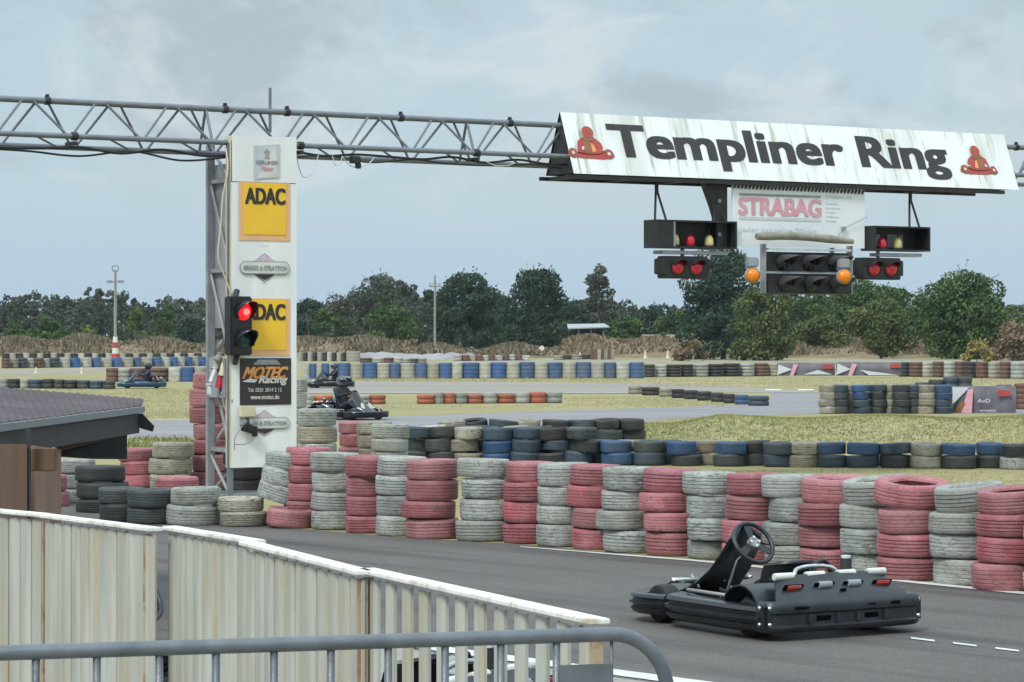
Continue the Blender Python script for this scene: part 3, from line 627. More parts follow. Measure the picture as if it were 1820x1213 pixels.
far_row([1598, 1617, 1640, 1658, 1678, 1697, 1716, 1735, 1757, 1777, 1797, 1822], (670, 674), (644, 643), ['tblack', 'tbrown', 'tcream', 'tbrown', 'twhite', 'tbrown'], 'the brown and cream far row right', 'stacks of the brown and cream far row', 4)
far_row([541, 558, 590, 608, 621, 657, 685], (720, 719), (703, 702), ['twhite', 'torange'], 'the short orange and white row', 'stacks of the short orange and white row', 2)
far_row([741, 773, 788, 808, 830, 857, 883, 915, 941, 970, 999], (718.5, 717), (699, 697.5), ['torange', 'twhite'], 'the longer orange and white row', 'stacks of the longer orange and white row', 2)
far_row([1117, 1141, 1172, 1194, 1216, 1240, 1264, 1286, 1306, 1330, 1366], (701, 722), (687, 704), ['tcream', 'tblack', 'tcream', 'tblack', 'tblack', 'tblack', 'tblack', 'tblack', 'tbright', 'tblue'], 'the slanting dark row on the infield', 'stacks of the slanting dark row', 2)
far_row([0, 16, 36, 53, 76, 97, 115, 138, 160, 184, 205], (690.5, 692), (673, 677), ['twhite', 'tblack', 'twhite', 'tblue', 'tblack', 'tdark', 'tblack', 'tdark', 'tblue', 'tdark'], 'the low dark row at the left frame edge', 'stacks of the low dark row', 2)
far_row([189, 210, 231, 259, 300, 322, 346, 366, 392], (679, 679), (655, 653), ['tbrown', 'twhite', 'tbrown', 'tbrown', 'farwhite', 'farblue', 'farwhite', 'farblue'], 'the brown row behind the blue kart', 'stacks of the brown row behind the blue kart', 3)
far_row([3, 18, 32, 48, 60, 77, 88, 106, 124, 142, 162, 179, 198, 216, 236, 251, 270, 287, 302, 316, 328, 342, 352, 366], (655, 651), (637, 634), ['tbrown', 'tcream', 'tdark', 'twhite', 'tbrown', 'twhite', 'tdark', 'farwhite', 'farblue', 'farwhite', 'farblue', 'farwhite', 'farblue', 'farwhite', 'farblue', 'farwhite', 'farblue', 'farwhite', 'farblue', 'farwhite', 'farblue', 'farwhite', 'farblue'][:23], 'the mixed far row left of the tower', 'stacks of the mixed far row', 3)
far_row([4 + i * 12.2 for i in range(31)], (641, 640), (628, 628), ['tblack', 'farwhite'], 'the farthest black and white row', 'stacks of the farthest black and white row', 3)
far_row([530 + i * 8.6 for i in range(11)] + [640], (642, 643), (627, 625), ['farwhite', 'tblack'], 'the farthest row right of the tower', 'stacks of the farthest row right of the tower', 3)
far_row([640, 662, 682, 700, 716, 730, 744, 758], (645, 646), (636, 637), ['tbrown', 'farwhite', 'tbrown', 'farwhite', 'tcream', 'tdark', 'tcream'], 'the low far row before the grey tarpaulin', 'stacks of the low row before the tarpaulin', 2)
far_row([806, 820, 834, 845, 858, 868, 880, 893, 905, 916, 928, 942], (642, 641), (631, 632), ['farwhite', 'tbrown'], 'the low far row left of the round white board', 'stacks of the low row by the white board', 2)
far_row([985, 1000, 1016, 1034, 1050], (640, 639), (632, 630), ['tcream', 'tblack', 'tcream', 'tblack'], 'the low far row left of the striped container', 'stacks of the low row by the container', 2)

for i_, (px, tp, cl) in enumerate(((1612, 684, 'tdark'), (1640, 680, 'tdark'), (1664, 675, 'tdark'), (1690, 671, 'tblue'), (1714, 670, 'tdark'), (1600, 690, 'farwhite'), (1752, 686, 'farwhite'), (1785, 684, 'tbrown'), (1816, 682, 'tbrown'))):
    far_stack(px, 728, tp, 27, cl, f'{nm[cl]} stack, {ORD[i_]} in the layer behind the right-hand cluster', 'stacks behind the right-hand cluster', 5)
for i_, px in enumerate((1374, 1432)): sheet('kerb_block', gp([(px - 15, 695.2), (px + 15, 695.4), (px + 14, 693.2), (px - 14, 693)]), M['line'], .02)
# tarpaulin over a long far tyre row
bm = B(); D = 262; pts = [(640, 628), (690, 627), (740, 629), (790, 628), (840, 628)]
prev = None
for x, y in curve([(p[0], 0, p[1]) for p in pts], 5) and [(v.x, v.z) for v in curve([(p[0], 0, p[1]) for p in pts], 5)]:
    w = random.uniform(-.12, .12); tp = P(x, y + random.uniform(-2, 2), D); bt = P(x, 639.5 + random.uniform(-1, .5), D - .5); bt.y -= .5 + w; bk2 = Vector((tp.x, D + 1.6, tp.z - .1)); b3 = Vector((tp.x, D + 1.8, 0))
    r_ = [bm.verts.new(q) for q in (bt, tp + Vector((0, w, 0)), bk2, b3)]
    if prev:
        for j in range(3): bm.faces.new((prev[j], r_[j], r_[j + 1], prev[j + 1]))
    prev = r_
tag(obj('tarpaulin', bm, pm('grey_tarpaulin', (.30, .30, .31), (.15, .15, .165), .35, .6, .3)), 'long grey tarpaulin pulled over a far row of tyres before the wood', 'tarpaulin')

# far sponsor cloths over tyres
def cloth(x0, x1, yt, yb, D, label, parts, writing=()):
    e = empty('sponsor_cloth', P(x0, yb, D), 0, label, 'banner', 'sponsor cloths hung on the tyre rows'); s = D / F
    bm = B(); n = 16; W_ = (x1 - x0) * s; H_ = (yb - yt) * s; rr = []
    for i in range(n + 1):
        x = W_ * i / n; w = .05 * math.sin(i * 1.7); rr.append([bm.verts.new(q) for q in ((x, w, 0), (x, w * .5 - .03, H_ * .5), (x, 0, H_ + .03 * math.sin(i)), (x, .35, H_ + .02))])
    for a, c in zip(rr, rr[1:]):
        for j in range(3): bm.faces.new((a[j], c[j], c[j + 1], a[j + 1]))
    o = obj('cloth', bm, pm('cloth_grey', (.075, .07, .085), (.15, .145, .165), 1.2, .6, .2), e, smooth=True)
    for k_i, (nm_, mk, pts) in enumerate(parts):
        bm = B(); poly(bm, [(p[0] * W_, -.09 - .012 * k_i, p[1] * H_) for p in pts]); solid(bm, .006); obj(nm_, bm, M[mk], e)
    for s_, mk, x, z, w, h in writing: link_mesh('lettering', text_mesh(s_, w * W_, h * H_, x * W_, z * H_, -.16, .01), M[mk], e)
    return e
cloth(1692, 1806, 688, 736, 78.5, 'dark grey sponsor cloth with red label hung on the right-hand tyre cluster',
      [('stripe', 'lgrey', [(.0, .35), (.26, .98), (0, 1)]), ('ribbon', 'pink', [(.12, .0), (.24, .9), (.32, .95), (.30, .0)]), ('ribbon', 'brownp', [(.0, .0), (.12, .0), (.2, .4), (.12, .45)]), ('red_label', 'red', [(.70, .66), (.90, .66), (.90, .88), (.70, .88)])],
      [('AvD', 'lgrey', .38, .42, .2, .14), ('MOTORSPORT', 'lgrey', .42, .08, .26, .08)])
cloth(1381, 1484, 646, 668, 146, 'grey sponsor cloth with pink cross, left one of the far pair',
      [('stripe', 'lgrey', [(.0, .05), (.02, .9), (.26, .5)]), ('ribbon', 'pink', [(.22, .0), (.28, .0), (.36, .9), (.28, .95)]), ('ribbon', 'lgrey', [(.45, .1), (.95, .1), (.7, .45)]), ('red_label', 'red', [(.78, .55), (.96, .55), (.96, .9), (.78, .9)])])
cloth(1486, 1602, 645, 668, 145, 'grey sponsor cloth with pink cross, right one of the far pair',
      [('stripe', 'lgrey', [(.0, .05), (.02, .95), (.22, .5)]), ('ribbon', 'pink', [(.18, .0), (.24, .0), (.32, .9), (.24, .95)]), ('ribbon', 'lgrey', [(.36, .45), (.95, .05), (.5, .05)]), ('red_label', 'red', [(.82, .6), (.98, .6), (.98, .9), (.82, .9)])])

# far small things
def cone_(x, yb, hp, D=None, lab=''):
    D = D or H * F / (yb - HY); h = hp / F * D; e = empty('traffic_cone', ((x - CX) / F * D, D, 0), 0, lab, 'traffic cone', 'small cones along the far tracks')
    bm = B(); lathe(bm, [(h * .22, .04), (h * .17, h * .3), (h * .11, h * .62), (h * .05, h)], 12); obj('body', bm, M['white'], e)
    bm = B(); lathe(bm, [(h * .185, h * .3), (h * .125, h * .62)], 12); obj('band', bm, M['peach'], e)
    bm = B(); box(bm, (0, 0, .02), (h * .55, h * .55, .04)); obj('base', bm, M['white'], e)
for x, y, hp, lab in [(1147, 637, 15, 'left of the two pale cones beside the brown far bush'), (1187, 637, 15, 'right of the two pale cones beside the brown far bush'), (1031, 639, 13, 'pale cone left of the striped container'), (64, 664, 12, 'left of the two pale cones on the far left road'), (145, 664, 12, 'right of the two pale cones on the far left road'), (1085, 639, 15, 'pale cone standing at the right end of the striped container')]:
    cone_(x, y, hp, None, lab)
D = 270; e = empty('round_board', ((963 - CX) / F * D, D, 0), 0, 'small white rounded board on a post far behind the orange row', 'sign')
bm = B(); tube(bm, (0, 0, 0), (0, 0, .9), .04); obj('post', bm, M['steel'], e)
bm = B(); tube(bm, (0, .03, 1.0), (0, -.03, 1.0), .24, seg=18); obj('board', bm, M['white'], e)
D = 258; e = empty('container', ((1050 - CX) / F * D, D, 0), 0, 'long low striped brown and yellow box standing below the open shelter', 'container')
for i in range(7):
    bm = B(); box2(bm, (i * .31, 0, 0), (i * .31 + .3, 1, .95 - (.02 if i % 2 else 0))); obj('side_board', bm, M['tbrown' if i % 2 else 'tcream'] if i > 1 else M['tbrown'], e)
# open shelter with pale roof
D = 300; s = D / F; e = empty('open_shelter', ((1046 - CX) * s, D, 0), 0, 'small open shelter with pale flat roof on posts before the wood', 'shelter')
zr = H + 14 * s
bm = B(); quad(bm, (-37 * s, -1.5, zr - .1), (37 * s, -1.5, zr + .05), (30 * s, 2.5, zr + .42), (-37 * s, 2.5, zr + .35)); solid(bm, -.12); obj('roof', bm, pm('pale_roof', (.36, .40, .41)), e)
for x in (-18, 4, 26):
    bm = B(); box2(bm, (x * s - .08, -1.0, 0), (x * s + .08, -.84, zr - .1)); obj('post', bm, M['sheet'], e)
bm = B(); box2(bm, (-30 * s, 2, 0), (30 * s, 2.15, zr)); obj('back_wall', bm, M['tblack'], e)
for x0, x1, lab in [(1141, 1174, 'pale concrete block wall behind the round green bush'), (1184, 1199, 'short pale wall piece right of the concrete block wall')]:
    D = 305; s = D / F; bm = B(); box2(bm, ((x0 - CX) * s, D, 0), ((x1 - CX) * s, D + .6, H + 3 * s)); tag(obj('concrete_wall', bm, pm('pale_concrete', (.42, .38, .30), (.32, .28, .22), 2)), lab, 'wall')
# floodlight / loudspeaker poles
def pole(px, top, D, lab, striped=False):
    s = D / F; zt = H + (HY - top) * s; e = empty('light_pole', ((px - CX) * s, D, 0), 0, lab, 'pole')
    bm = B(); tube(bm, (0, 0, 0), (0, 0, zt), .15, .10, 10); obj('mast', bm, pm('pole_wood' + str(px), (.22, .21, .19), (.30, .29, .27), 2), e)
    if striped:
        bm = B(); tube(bm, (-.55, 0, zt - .95), (.55, 0, zt - .95), .05); obj('crossarm', bm, M['steel'], e)
        for sx_ in (-1, 1):
            bm = B(); box(bm, (sx_ * .47, -.1, zt - .95), (.42, .25, .22)); obj('floodlight', bm, M['steel'], e, bevel=.02)
        bm = B(); pipe(bm, [(.26 * math.cos(a), 0, zt + .1 + .26 * math.sin(a)) for a in [i * math.pi / 6 for i in range(12)]], .05, 6, True); obj('horn_ring', bm, M['sheet'], e)
        bm = B(); box(bm, (.12, -.1, zt - 1.9), (.25, .2, .25)); obj('junction_box', bm, M['steel'], e)
        for k in range(4):
            bm = B(); tube(bm, (0, 0, .3 + .45 * k), (0, 0, .75 + .45 * k), .30 - .03 * k, .27 - .03 * k, 12); obj('padding_ring', bm, M['white' if k % 2 else 'red'], e)
    else:
        bm = B(); tube(bm, (-.6, 0, zt - 1.1), (.6, 0, zt - 1.1), .07); tube(bm, (-.35, 0, zt - .85), (.35, 0, zt - .85), .05); tube(bm, (-.5, 0, zt - 1.1), (-.5, 0, zt - .75), .06); tube(bm, (.5, 0, zt - 1.1), (.5, 0, zt - .75), .06); obj('crossarm', bm, M['steel'], e)
pole(205, 480, 225, 'slim pole with two floodlights and loudspeaker, red and white padded foot', True)
pole(773, 490, 285, 'bare wooden pole with small crossarm before the dark trees')

# ------------------------------------------------------------------ gantry
AN = math.atan2(.535, .845); BO = Vector((-3.36, 38.0, 0)); U = Vector((math.cos(AN), math.sin(AN), 0)); N = Vector((math.sin(AN), -math.cos(AN), 0))
def gw(u, n, z): return BO + U * u + N * n + Vector((0, 0, z))
def upx(px, n=.3):                     # distance along the beam seen at a photo column
    k = (px - CX) / F; bx = BO.x + N.x * n; by = BO.y + N.y * n
    return (k * by - bx) / (U.x - k * U.y)
def zpx(px, y, n=.3): p = gw(upx(px, n), n, 0); return H - (y - HY) / F * p.y
gr = empty('truss_gantry', BO, AN, 'grey lattice truss gantry with tall white panelled tower over the track', 'gantry')
U0, U1 = -9.0, 20.0
def L(u, n, z): return (u, -n, z)
ZT, ZF, ZR = 5.18, 4.72, 4.60
for nm_, n, z, r in (('top_chord', 0, ZT, .042), ('bottom_chord', .2, ZF, .036), ('bottom_chord', -.2, ZR, .036)):
    bm = B(); tube(bm, L(U0, n, z), L(U1, n, z), r, seg=12); obj(nm_, bm, M['truss'], gr, smooth=40)
bm = B(); u = U0; i = 0
while u < U1 - .8:
    for n, z, ph in ((.2, ZF, 0), (-.2, ZR, .22)):
        a = u + ph
        tube(bm, L(a, n, z), L(a + .42, n * .1, ZT), .017); tube(bm, L(a + .56, n * .1, ZT), L(a + .98, n, z), .017)
    tube(bm, L(u + .5, .2, ZF), L(u + 1.0, -.2, ZR), .015)
    u += 1.02; i += 1
    if i % 4 == 0: tube(bm, L(u - .02, .2, ZF), L(u - .02, 0, ZT), .02); tube(bm, L(u - .02, -.2, ZR), L(u - .02, 0, ZT), .02)
obj('truss_lattice', bm, M['truss'], gr)
for u in (upx(84, 0), upx(400, 0), upx(510, 0), upx(712, 0), upx(906, 0), upx(1806, 0)):
    bm = B(); tube(bm, L(u - .035, 0, ZT), L(u + .035, 0, ZT), .055, seg=10); box(bm, L(u, 0, ZT + .065), (.04, .04, .04)); obj('coupler', bm, M['black'], gr)
for u in (upx(135, .25), upx(537, .25), upx(850, .25)):
    bm = B(); tube(bm, L(u - .04, .2, ZF), L(u + .04, .2, ZF), .055, seg=10); box(bm, L(u, .1, ZF - .09), (.05, .3, .05)); obj('coupler', bm, M['black'], gr)
bm = B(); tube(bm, L(upx(480, 0), 0, 4.9), L(upx(480, 0), 0, 5.50), .022); obj('mast_tube', bm, M['truss'], gr)
# tower
UL, UR, NF, NB = -.62, .32, .24, -.35
for u, n in ((UL, NF), (UL, NB), (UR, NF), (UR, NB)):
    bm = B(); hw_ = .055 if n == NB and u == UL else .035; box2(bm, L(u - hw_, n + .035, .0), L(u + hw_, n - .035, 4.72)); obj('tower_leg', bm, M['truss'] if n == NF and u == UL else M['steel'], gr, bevel=.006)
bm = B()
zs = [.62, 1.85, 3.02, 4.22]
for a, c in zip(zs, zs[1:] + [4.7]):
    for (u0, n0), (u1, n1) in (((UL, NF), (UL, NB)), ((UR, NF), (UR, NB)), ((UL, NB), (UR, NB))):
        box(bm, [(L(u0, n0, a)[i] + L(u1, n1, a)[i]) / 2 for i in range(3)], (abs(u1 - u0) + .03, abs(n1 - n0) + .03, .05)); tube(bm, L(u0, n0, a), L(u1, n1, c), .022, seg=6)
tube(bm, L(UL, NF, .02), L(UL, NB, .55), .022, seg=6); tube(bm, L(UL, NB, .02), L(UL + .2, NF, .55), .02, seg=6); tube(bm, L(UL + .28, NF, .55), L(UR, NF, .02), .022, seg=6)
obj('tower_brace', bm, M['steel'], gr)
bm = B(); box2(bm, L(UL + .045, NB - .055, 2.96), L(UR, NB - .045, 4.35)); obj('back_sheet', bm, M['sheet'], gr)
bm = B(); box2(bm, L(UL - .036, NF - .06, 1.32), L(UL - .044, NB + .04, 1.85)); obj('side_sheet', bm, M['sheet'], gr)
bm = B(); box2(bm, L(UL + .05, NF - .06, 2.25), L(UL + .058, NB + .04, 4.45)); obj('side_sheet', bm, M['sheet'], gr)
PZ0, PZ1 = zpx(412, 832), zpx(412, 240); PL, PR = upx(411), upx(527)
bm = B(); box2(bm, L(PL, .30, PZ0), L(PR, .285, zpx(470, 325) - .006)); box2(bm, L(PL + .015, .30, zpx(470, 325) + .006), L(PR, .283, PZ1)); obj('sponsor_panel', bm, M['panel'], gr)
bm = B(); box2(bm, L(PL - .012, .30, PZ0), L(PL - .001, .16, PZ1 - .01)); obj('panel_edge', bm, M['cream'], gr)
for k in range(2):
    bm = B(); box2(bm, L(UL - .18, NF + .03 - k * .6, 0), L(UR + .12, NF - .12 - k * .6, .04)); obj('foot_plate', bm, M['steel'], gr)
# cables along the beam
def cable(pts, r, m, label, name='cable', group='cables on the gantry'):
    bm = B(); pipe(bm, curve(pts, 7), r, 6); return tag(obj(name, bm, m, smooth=True), label, 'cable', group)
def sag(u0, u1, z, d, n, k, ph=0): return [gw(u0 + (u1 - u0) * i / k, n + .03 * math.sin(i * 2.1 + ph), z - d * abs(math.sin(i * 1.3 + ph)) ** 1.5) for i in range(k + 1)]
cable(sag(-8.5, -.4, 4.60, .07, .12, 14), .018, M['cable'], 'thick black cable looping under the left beam')
cable(sag(-8.5, -.5, 4.57, .10, .02, 11, 1), .014, M['cable'], 'thin black cable hanging lowest under the left beam')
cable(sag(.3, 5.0, 4.66, .07, .15, 9), .017, M['cable'], 'black cable bundle lying along the beam left of the name banner')
cable(sag(.3, 5.0, 4.62, .08, .02, 7, 2), .012, M['cable'], 'thin black cable drooping under the beam left of the banner')
for a, c, d, lab in ((upx(532), upx(572), .30, 'grey wire loop hanging right beside the panel top'), (upx(597), upx(615), .13, 'tiny wire loop hanging under the beam'), (upx(614), upx(672), .14, 'shallow wire loop hanging under the beam'), (upx(872), upx(922), .05, 'short shallow wire left of the banner')):
    cable([gw(a, .2, 4.6), gw(a + (c - a) * .25, .2, 4.6 - d * .9), gw((a + c) / 2, .2, 4.6 - d), gw(c - (c - a) * .2, .2, 4.6 - d * .7), gw(c, .2, 4.6)], .007, M['lgrey'], lab)
cable([gw(PL - .03, .2, zpx(400, 262)), gw(PL - .06, .32, zpx(400, 300)), gw(PL - .14, .33, zpx(385, 350)), gw(PL - .17, .33, zpx(380, 400)), gw(PL - .21, .33, zpx(376, 455)), gw(PL - .12, .33, zpx(392, 490)), gw(PL - .02, .36, zpx(405, 525))], .011, M['cream'], 'pale cable running down the side of the tower')
bm = B(); box2(bm, L(upx(630) - BO.x * 0 - .06, .33, 4.60), L(upx(642) - .02, .25, 4.50)); box2(bm, L(upx(630) + .02, .31, 4.51), L(upx(642), .27, 4.43)); o = obj('small_camera', bm, M['black'], bevel=.01); o.location = BO; o.rotation_euler = (0, 0, AN)
tag(o, 'tiny black box clamped under the beam right of the tower', 'camera')

# name banner (prism frame with printed face)
UA, UB = upx(995, 0), upx(1783, 0); ZA, ZB = 5.37, 4.47
nb = empty('name_banner', gw(UA, 0, ZB), AN, 'long white stained banner reading Templiner Ring on the gantry', 'banner')
LB = UB - UA; HB = ZA - ZB; NW = .37; TL = math.atan2(NW - .01, HB); HS = math.hypot(NW - .01, HB)
bm = B(); quad(bm, (0, -NW, 0), (LB, -NW, 0), (LB, -.01, HB), (0, -.01, HB)); solid(bm, .006)
bmesh.ops.subdivide_edges(bm, edges=[e_ for e_ in bm.edges if e_.calc_length() > 3], cuts=20); obj('banner_face', bm, M['banner'], nb)
bm = B(); quad(bm, (0, NW, 0), (LB, NW, 0), (LB, .012, HB), (0, .012, HB)); obj('back_face', bm, M['black'], nb)
for x in (.02, LB - .02):
    bm = B(); poly(bm, [(x, -NW + .02, .01), (x, NW - .02, .01), (x, 0, HB - .02)]); obj('end_plate', bm, M['black'], nb)
bm = B(); box2(bm, (-.12, -NW, -.075), (LB - .3, -NW + .05, -.02)); box2(bm, (-.12, NW - .05, -.075), (LB - .3, NW, -.02)); 
for i in range(9): box2(bm, (i * LB / 9, -NW + .052, -.073), (i * LB / 9 + .06, NW - .052, -.022))
obj('bottom_frame', bm, M['black'], nb)
fr = bpy.data.objects.new('lettering_plane', None)   # removed below: only its matrix is used
TF = Matrix.Translation((0, -NW - .008, 0)) @ Matrix.Rotation(-TL, 4, 'X'); bpy.data.objects.remove(fr)
def on_banner(me, m, name='lettering'):
    me.transform(TF); return link_mesh(name, me, m, nb)
def ub(px): return upx(px) - UA
x0, x1 = ub(1095), ub(1690)
me = text_mesh('Templiner Ring', x1 - x0, HS * .68, x0, HS * .15, 0, 0, 0, .002, 1.0, (.038, .016))
on_banner(me, M['txt'])
def racer(px, w, flip):                            # small red kart with driver printed on the banner
    c = ub(px); z = HS * .27
    def disc(x, y, a, b, n=12): return [(x + a * math.cos(i * 2 * math.pi / n), y + b * math.sin(i * 2 * math.pi / n)) for i in range(n)]
    shapes = [('red', [(-.56, .02), (-.2, -.02), (.3, -.03), (.56, .03), (.55, .10), (.30, .14), (-.28, .13), (-.56, .09)]), ('brownp', disc(-.44, .10, .10, .12)), ('brownp', disc(.42, .10, .12, .12)), ('red', disc(-.44, .10, .07, .085)), ('red', disc(.42, .10, .085, .085)), ('white', disc(-.44, .10, .035, .04)), ('white', disc(.42, .10, .04, .04)),
        ('red', [(-.34, .12), (-.10, .08), (.14, .08), (.32, .14), (.28, .34), (.16, .46), (-.14, .48), (-.28, .38)]), ('brownp', [(-.16, .14), (-.02, .10), (.0, .38), (-.08, .46), (-.18, .36)]), ('orange', [(.02, .12), (.12, .14), (.08, .32), (.01, .34)]), ('brownp', [(-.14, .40), (.10, .38), (.12, .48), (.02, .54), (-.10, .52)]),
        ('red', disc(0, .60, .14, .14)), ('brownp', disc(.03, .61, .06, .05)), ('white', [(.26, .16), (.34, .17), (.32, .20), (.25, .19)]), ('lgrey', [(-.24, .16), (-.18, .16), (-.17, .24), (-.22, .24)])]
    for i, (mk, pts) in enumerate(shapes):
        bm = B(); f = poly(bm, [(c + (p[0] * flip) * w, -.001 - .0022 * i, z + p[1] * w * .92) for p in pts]); bmesh.ops.recalc_face_normals(bm, faces=bm.faces[:])
        me = bpy.data.meshes.new('kart_print'); bm.to_mesh(me); bm.free(); on_banner(me, M[mk], 'kart_print')
racer(1054, .72, 1); racer(1743, .70, -1)

# STRABAG board
sx0, sx1 = upx(1303), upx(1538); sz1, sz0 = zpx(1303, 325), zpx(1303, 437)
sb = empty('sponsor_board', gw(sx0, .28, sz0), AN, 'white board reading STRABAG in faded pink hanging under the banner', 'sign'); WB, HH = sx1 - sx0, sz1 - sz0
bm = B(); box2(bm, (0, 0, 0), (WB, .02, HH)); obj('board', bm, pm('board_white', (.80, .82, .84), (.70, .73, .76), 1.2, .5), sb)
bm = B()
for i in range(36): box(bm, (.04 + i * (WB - .08) / 35, -.012, HH - .05 - .02 * (i / 35)), (.028, .014, .07), Matrix.Rotation(.5, 3, 'Y'))
obj('lacing', bm, M['txt'], sb)
bm = B(); box2(bm, (.05 * WB / 1.0, -.006, HH * .80), (.66 * WB, -.001, HH * .84)); obj('bar', bm, M['grey'], sb)
bm = B(); box2(bm, (.05 * WB / 1.0, -.006, HH * .42), (.66 * WB, -.001, HH * .47)); obj('bar', bm, M['lgrey'], sb)
link_mesh('lettering', text_mesh('STRABAG', .61 * WB, HH * .27, .05 * WB, HH * .50, -.006, .0, 0, .002, 1.0, (.016, .010)), M['pink'], sb)
link_mesh('small_lettering', text_mesh('STRABAG AG', .20 * WB, HH * .05, .70 * WB, HH * .80, -.003, .01), M['lgrey'], sb)
for i in range(5): link_mesh('small_lettering', text_mesh(('Direktion', 'Bereich', 'Gruppe', 'Telefon', 'Telefax')[i], (.09, .11, .07, .1, .08)[i] * WB, HH * .032, .70 * WB, HH * (.70 - .07 * i), -.003, 0), M['faint'], sb)
link_mesh('small_lettering', text_mesh('Jeder hat seine Stärke', .58 * WB, HH * .11, .05 * WB, HH * .20, -.003, 0), M['faint'], sb)
bm = B(); tube(bm, (.83 * WB, -.03, HH * .32), (WB + .02, -.05, HH * .52), .005, seg=6); tube(bm, (.83 * WB, -.03, HH * .32), (.78 * WB, -.03, HH * .18), .008, seg=6); box(bm, (.83 * WB, -.03, HH * .32), (.07, .04, .05)); obj('wire_clip', bm, M['steel'], sb)
hg = empty('hanger_post', gw(upx(1285), .1, 0), AN, 'broad black hanger post left of the white board under the banner', 'post')
bm = B(); z1_, z0_ = 4.42, zpx(1290, 442, .1); poly(bm, [(-.28, 0, z1_), (.14, 0, z1_), (.14, 0, z0_), (-.06, 0, z0_), (-.06, 0, z0_ + .45), (-.12, 0, z1_ - .35)]); solid(bm, .12); obj('post', bm, M['black'], hg)
for k in range(2):
    bm = B(); tube(bm, (-.02, -.08, z0_ + .2 + k * .5), (-.02, -.15, z0_ + .2 + k * .5), .03); obj('bolt', bm, M['steel'], hg)

# lamp trays and red twin lamps
def jar(bm, c, s=1.):
    lathe(bm, [(0.0, 0), (.055 * s, 0), (.065 * s, .05), (.06 * s, .12), (.035 * s, .17), (0, .18)], 14, False, Matrix.Translation(c))
def tray(pa, pb, yt, yb, lab, jars, rods, lid):
    a, c = upx(pa, .2), upx(pb, .2); zt, zb = zpx(pa, yt, .2), zpx(pa, yb, .2); w = c - a; h = zt - zb
    e = empty('lamp_tray', gw(a, .2, zb), AN, lab, 'lamp box', 'open lamp boxes under the banner')
    bm = B(); box2(bm, (0, -.17, 0), (w, .17, .025)); box2(bm, (.0, .15, .026), (w, .17, h)); obj('shelf', bm, M['black'], e)
    for x in (0, w - .03) + ((.30,) if lid else ()):
        bm = B(); box2(bm, (x, -.17, .026), (x + .03, .149, h - .026)); obj('side_wall', bm, M['steel'] if 0 < x < .35 else M['black'], e)
    bm = B(); box2(bm, (0, -.17, h - .025), (w, .149, h)); obj('top', bm, M['black'], e)
    if lid:
        bm = B(); box2(bm, (.031, -.165, .03), (.299, -.15, h - .03)); obj('front_cover', bm, M['black'], e)
    else:
        for xx in (.04, w * .45):
            bm = B(); box2(bm, (xx, .13, .06), (xx + w * .28, .146, h - .12)); obj('rear_window', bm, M['sheet'], e)
    for x, mk, s_ in jars:
        bm = B(); jar(bm, (x * w, -.02, .028), s_); obj('signal_glass', bm, M[mk], e, smooth=True)
        bm = B(); tube(bm, (x * w, -.02, .02), (x * w, -.02, .05), .08 * s_, seg=14); tube(bm, (x * w, -.02, .05), (x * w, -.02, .3), .012); obj('lamp_base', bm, M['black'], e)
    for x in rods:
        for dx in (-.10, .10):
            bm = B(); tube(bm, (x * w + dx, -.05, h), (x * w + dx * .15, .05, 4.42 - zb - .16), .018, seg=7); obj('hanger_rod', bm, M['black'], e)
        bm = B(); tube(bm, (x * w, .05, 4.42 - zb - .20), (x * w, .05, 4.42 - zb), .03, seg=7); obj('shackle', bm, M['black'], e)
    bm = B(); box2(bm, (.12, -.14, -.085), (w - .15, .10, -.035)); obj('gutter_rail', bm, M['sheet'], e)
tray(1156, 1298, 391, 441, 'open black lamp box with red and yellow glasses left of the white board', [(.30, 'yglass', .9), (.48, 'redlens', 1.15), (.72, 'yglass', 1.1)], (.10, .84), True)
tray(1542, 1641, 402, 446, 'open black lamp box with red and yellow glasses right of the white board', [(.24, 'redlens', 1.15), (.52, 'yglass', 1.1)], (.80,), False)
def lens(bm, x, y, z, r, seg=20): lathe(bm, [(r, 0), (r * .85, .03), (r * .5, .055), (0, .065)], seg, False, Matrix.Translation((x, y, z)) @ Matrix.Rotation(R(90), 4, 'X'))
def visor(bm, x, y, z, r, ln, a0=-25, a1=205, n=14, drop=.3):
    pr = None
    for i in range(n + 1):
        a = R(a0 + (a1 - a0) * i / n); l = ln * (drop + (1 - drop) * max(0, math.sin(a))) if math.sin(a) > 0 else ln * drop * .8
        p = Vector((x + r * math.cos(a), y, z + r * math.sin(a))); q = Vector((p.x, y - l, p.z - .25 * l * .2)); v = [bm.verts.new(p), bm.verts.new(q)]
        if pr: bm.faces.new((pr[0], v[0], v[1], pr[1]))
        pr = v
    solid(bm, .004)
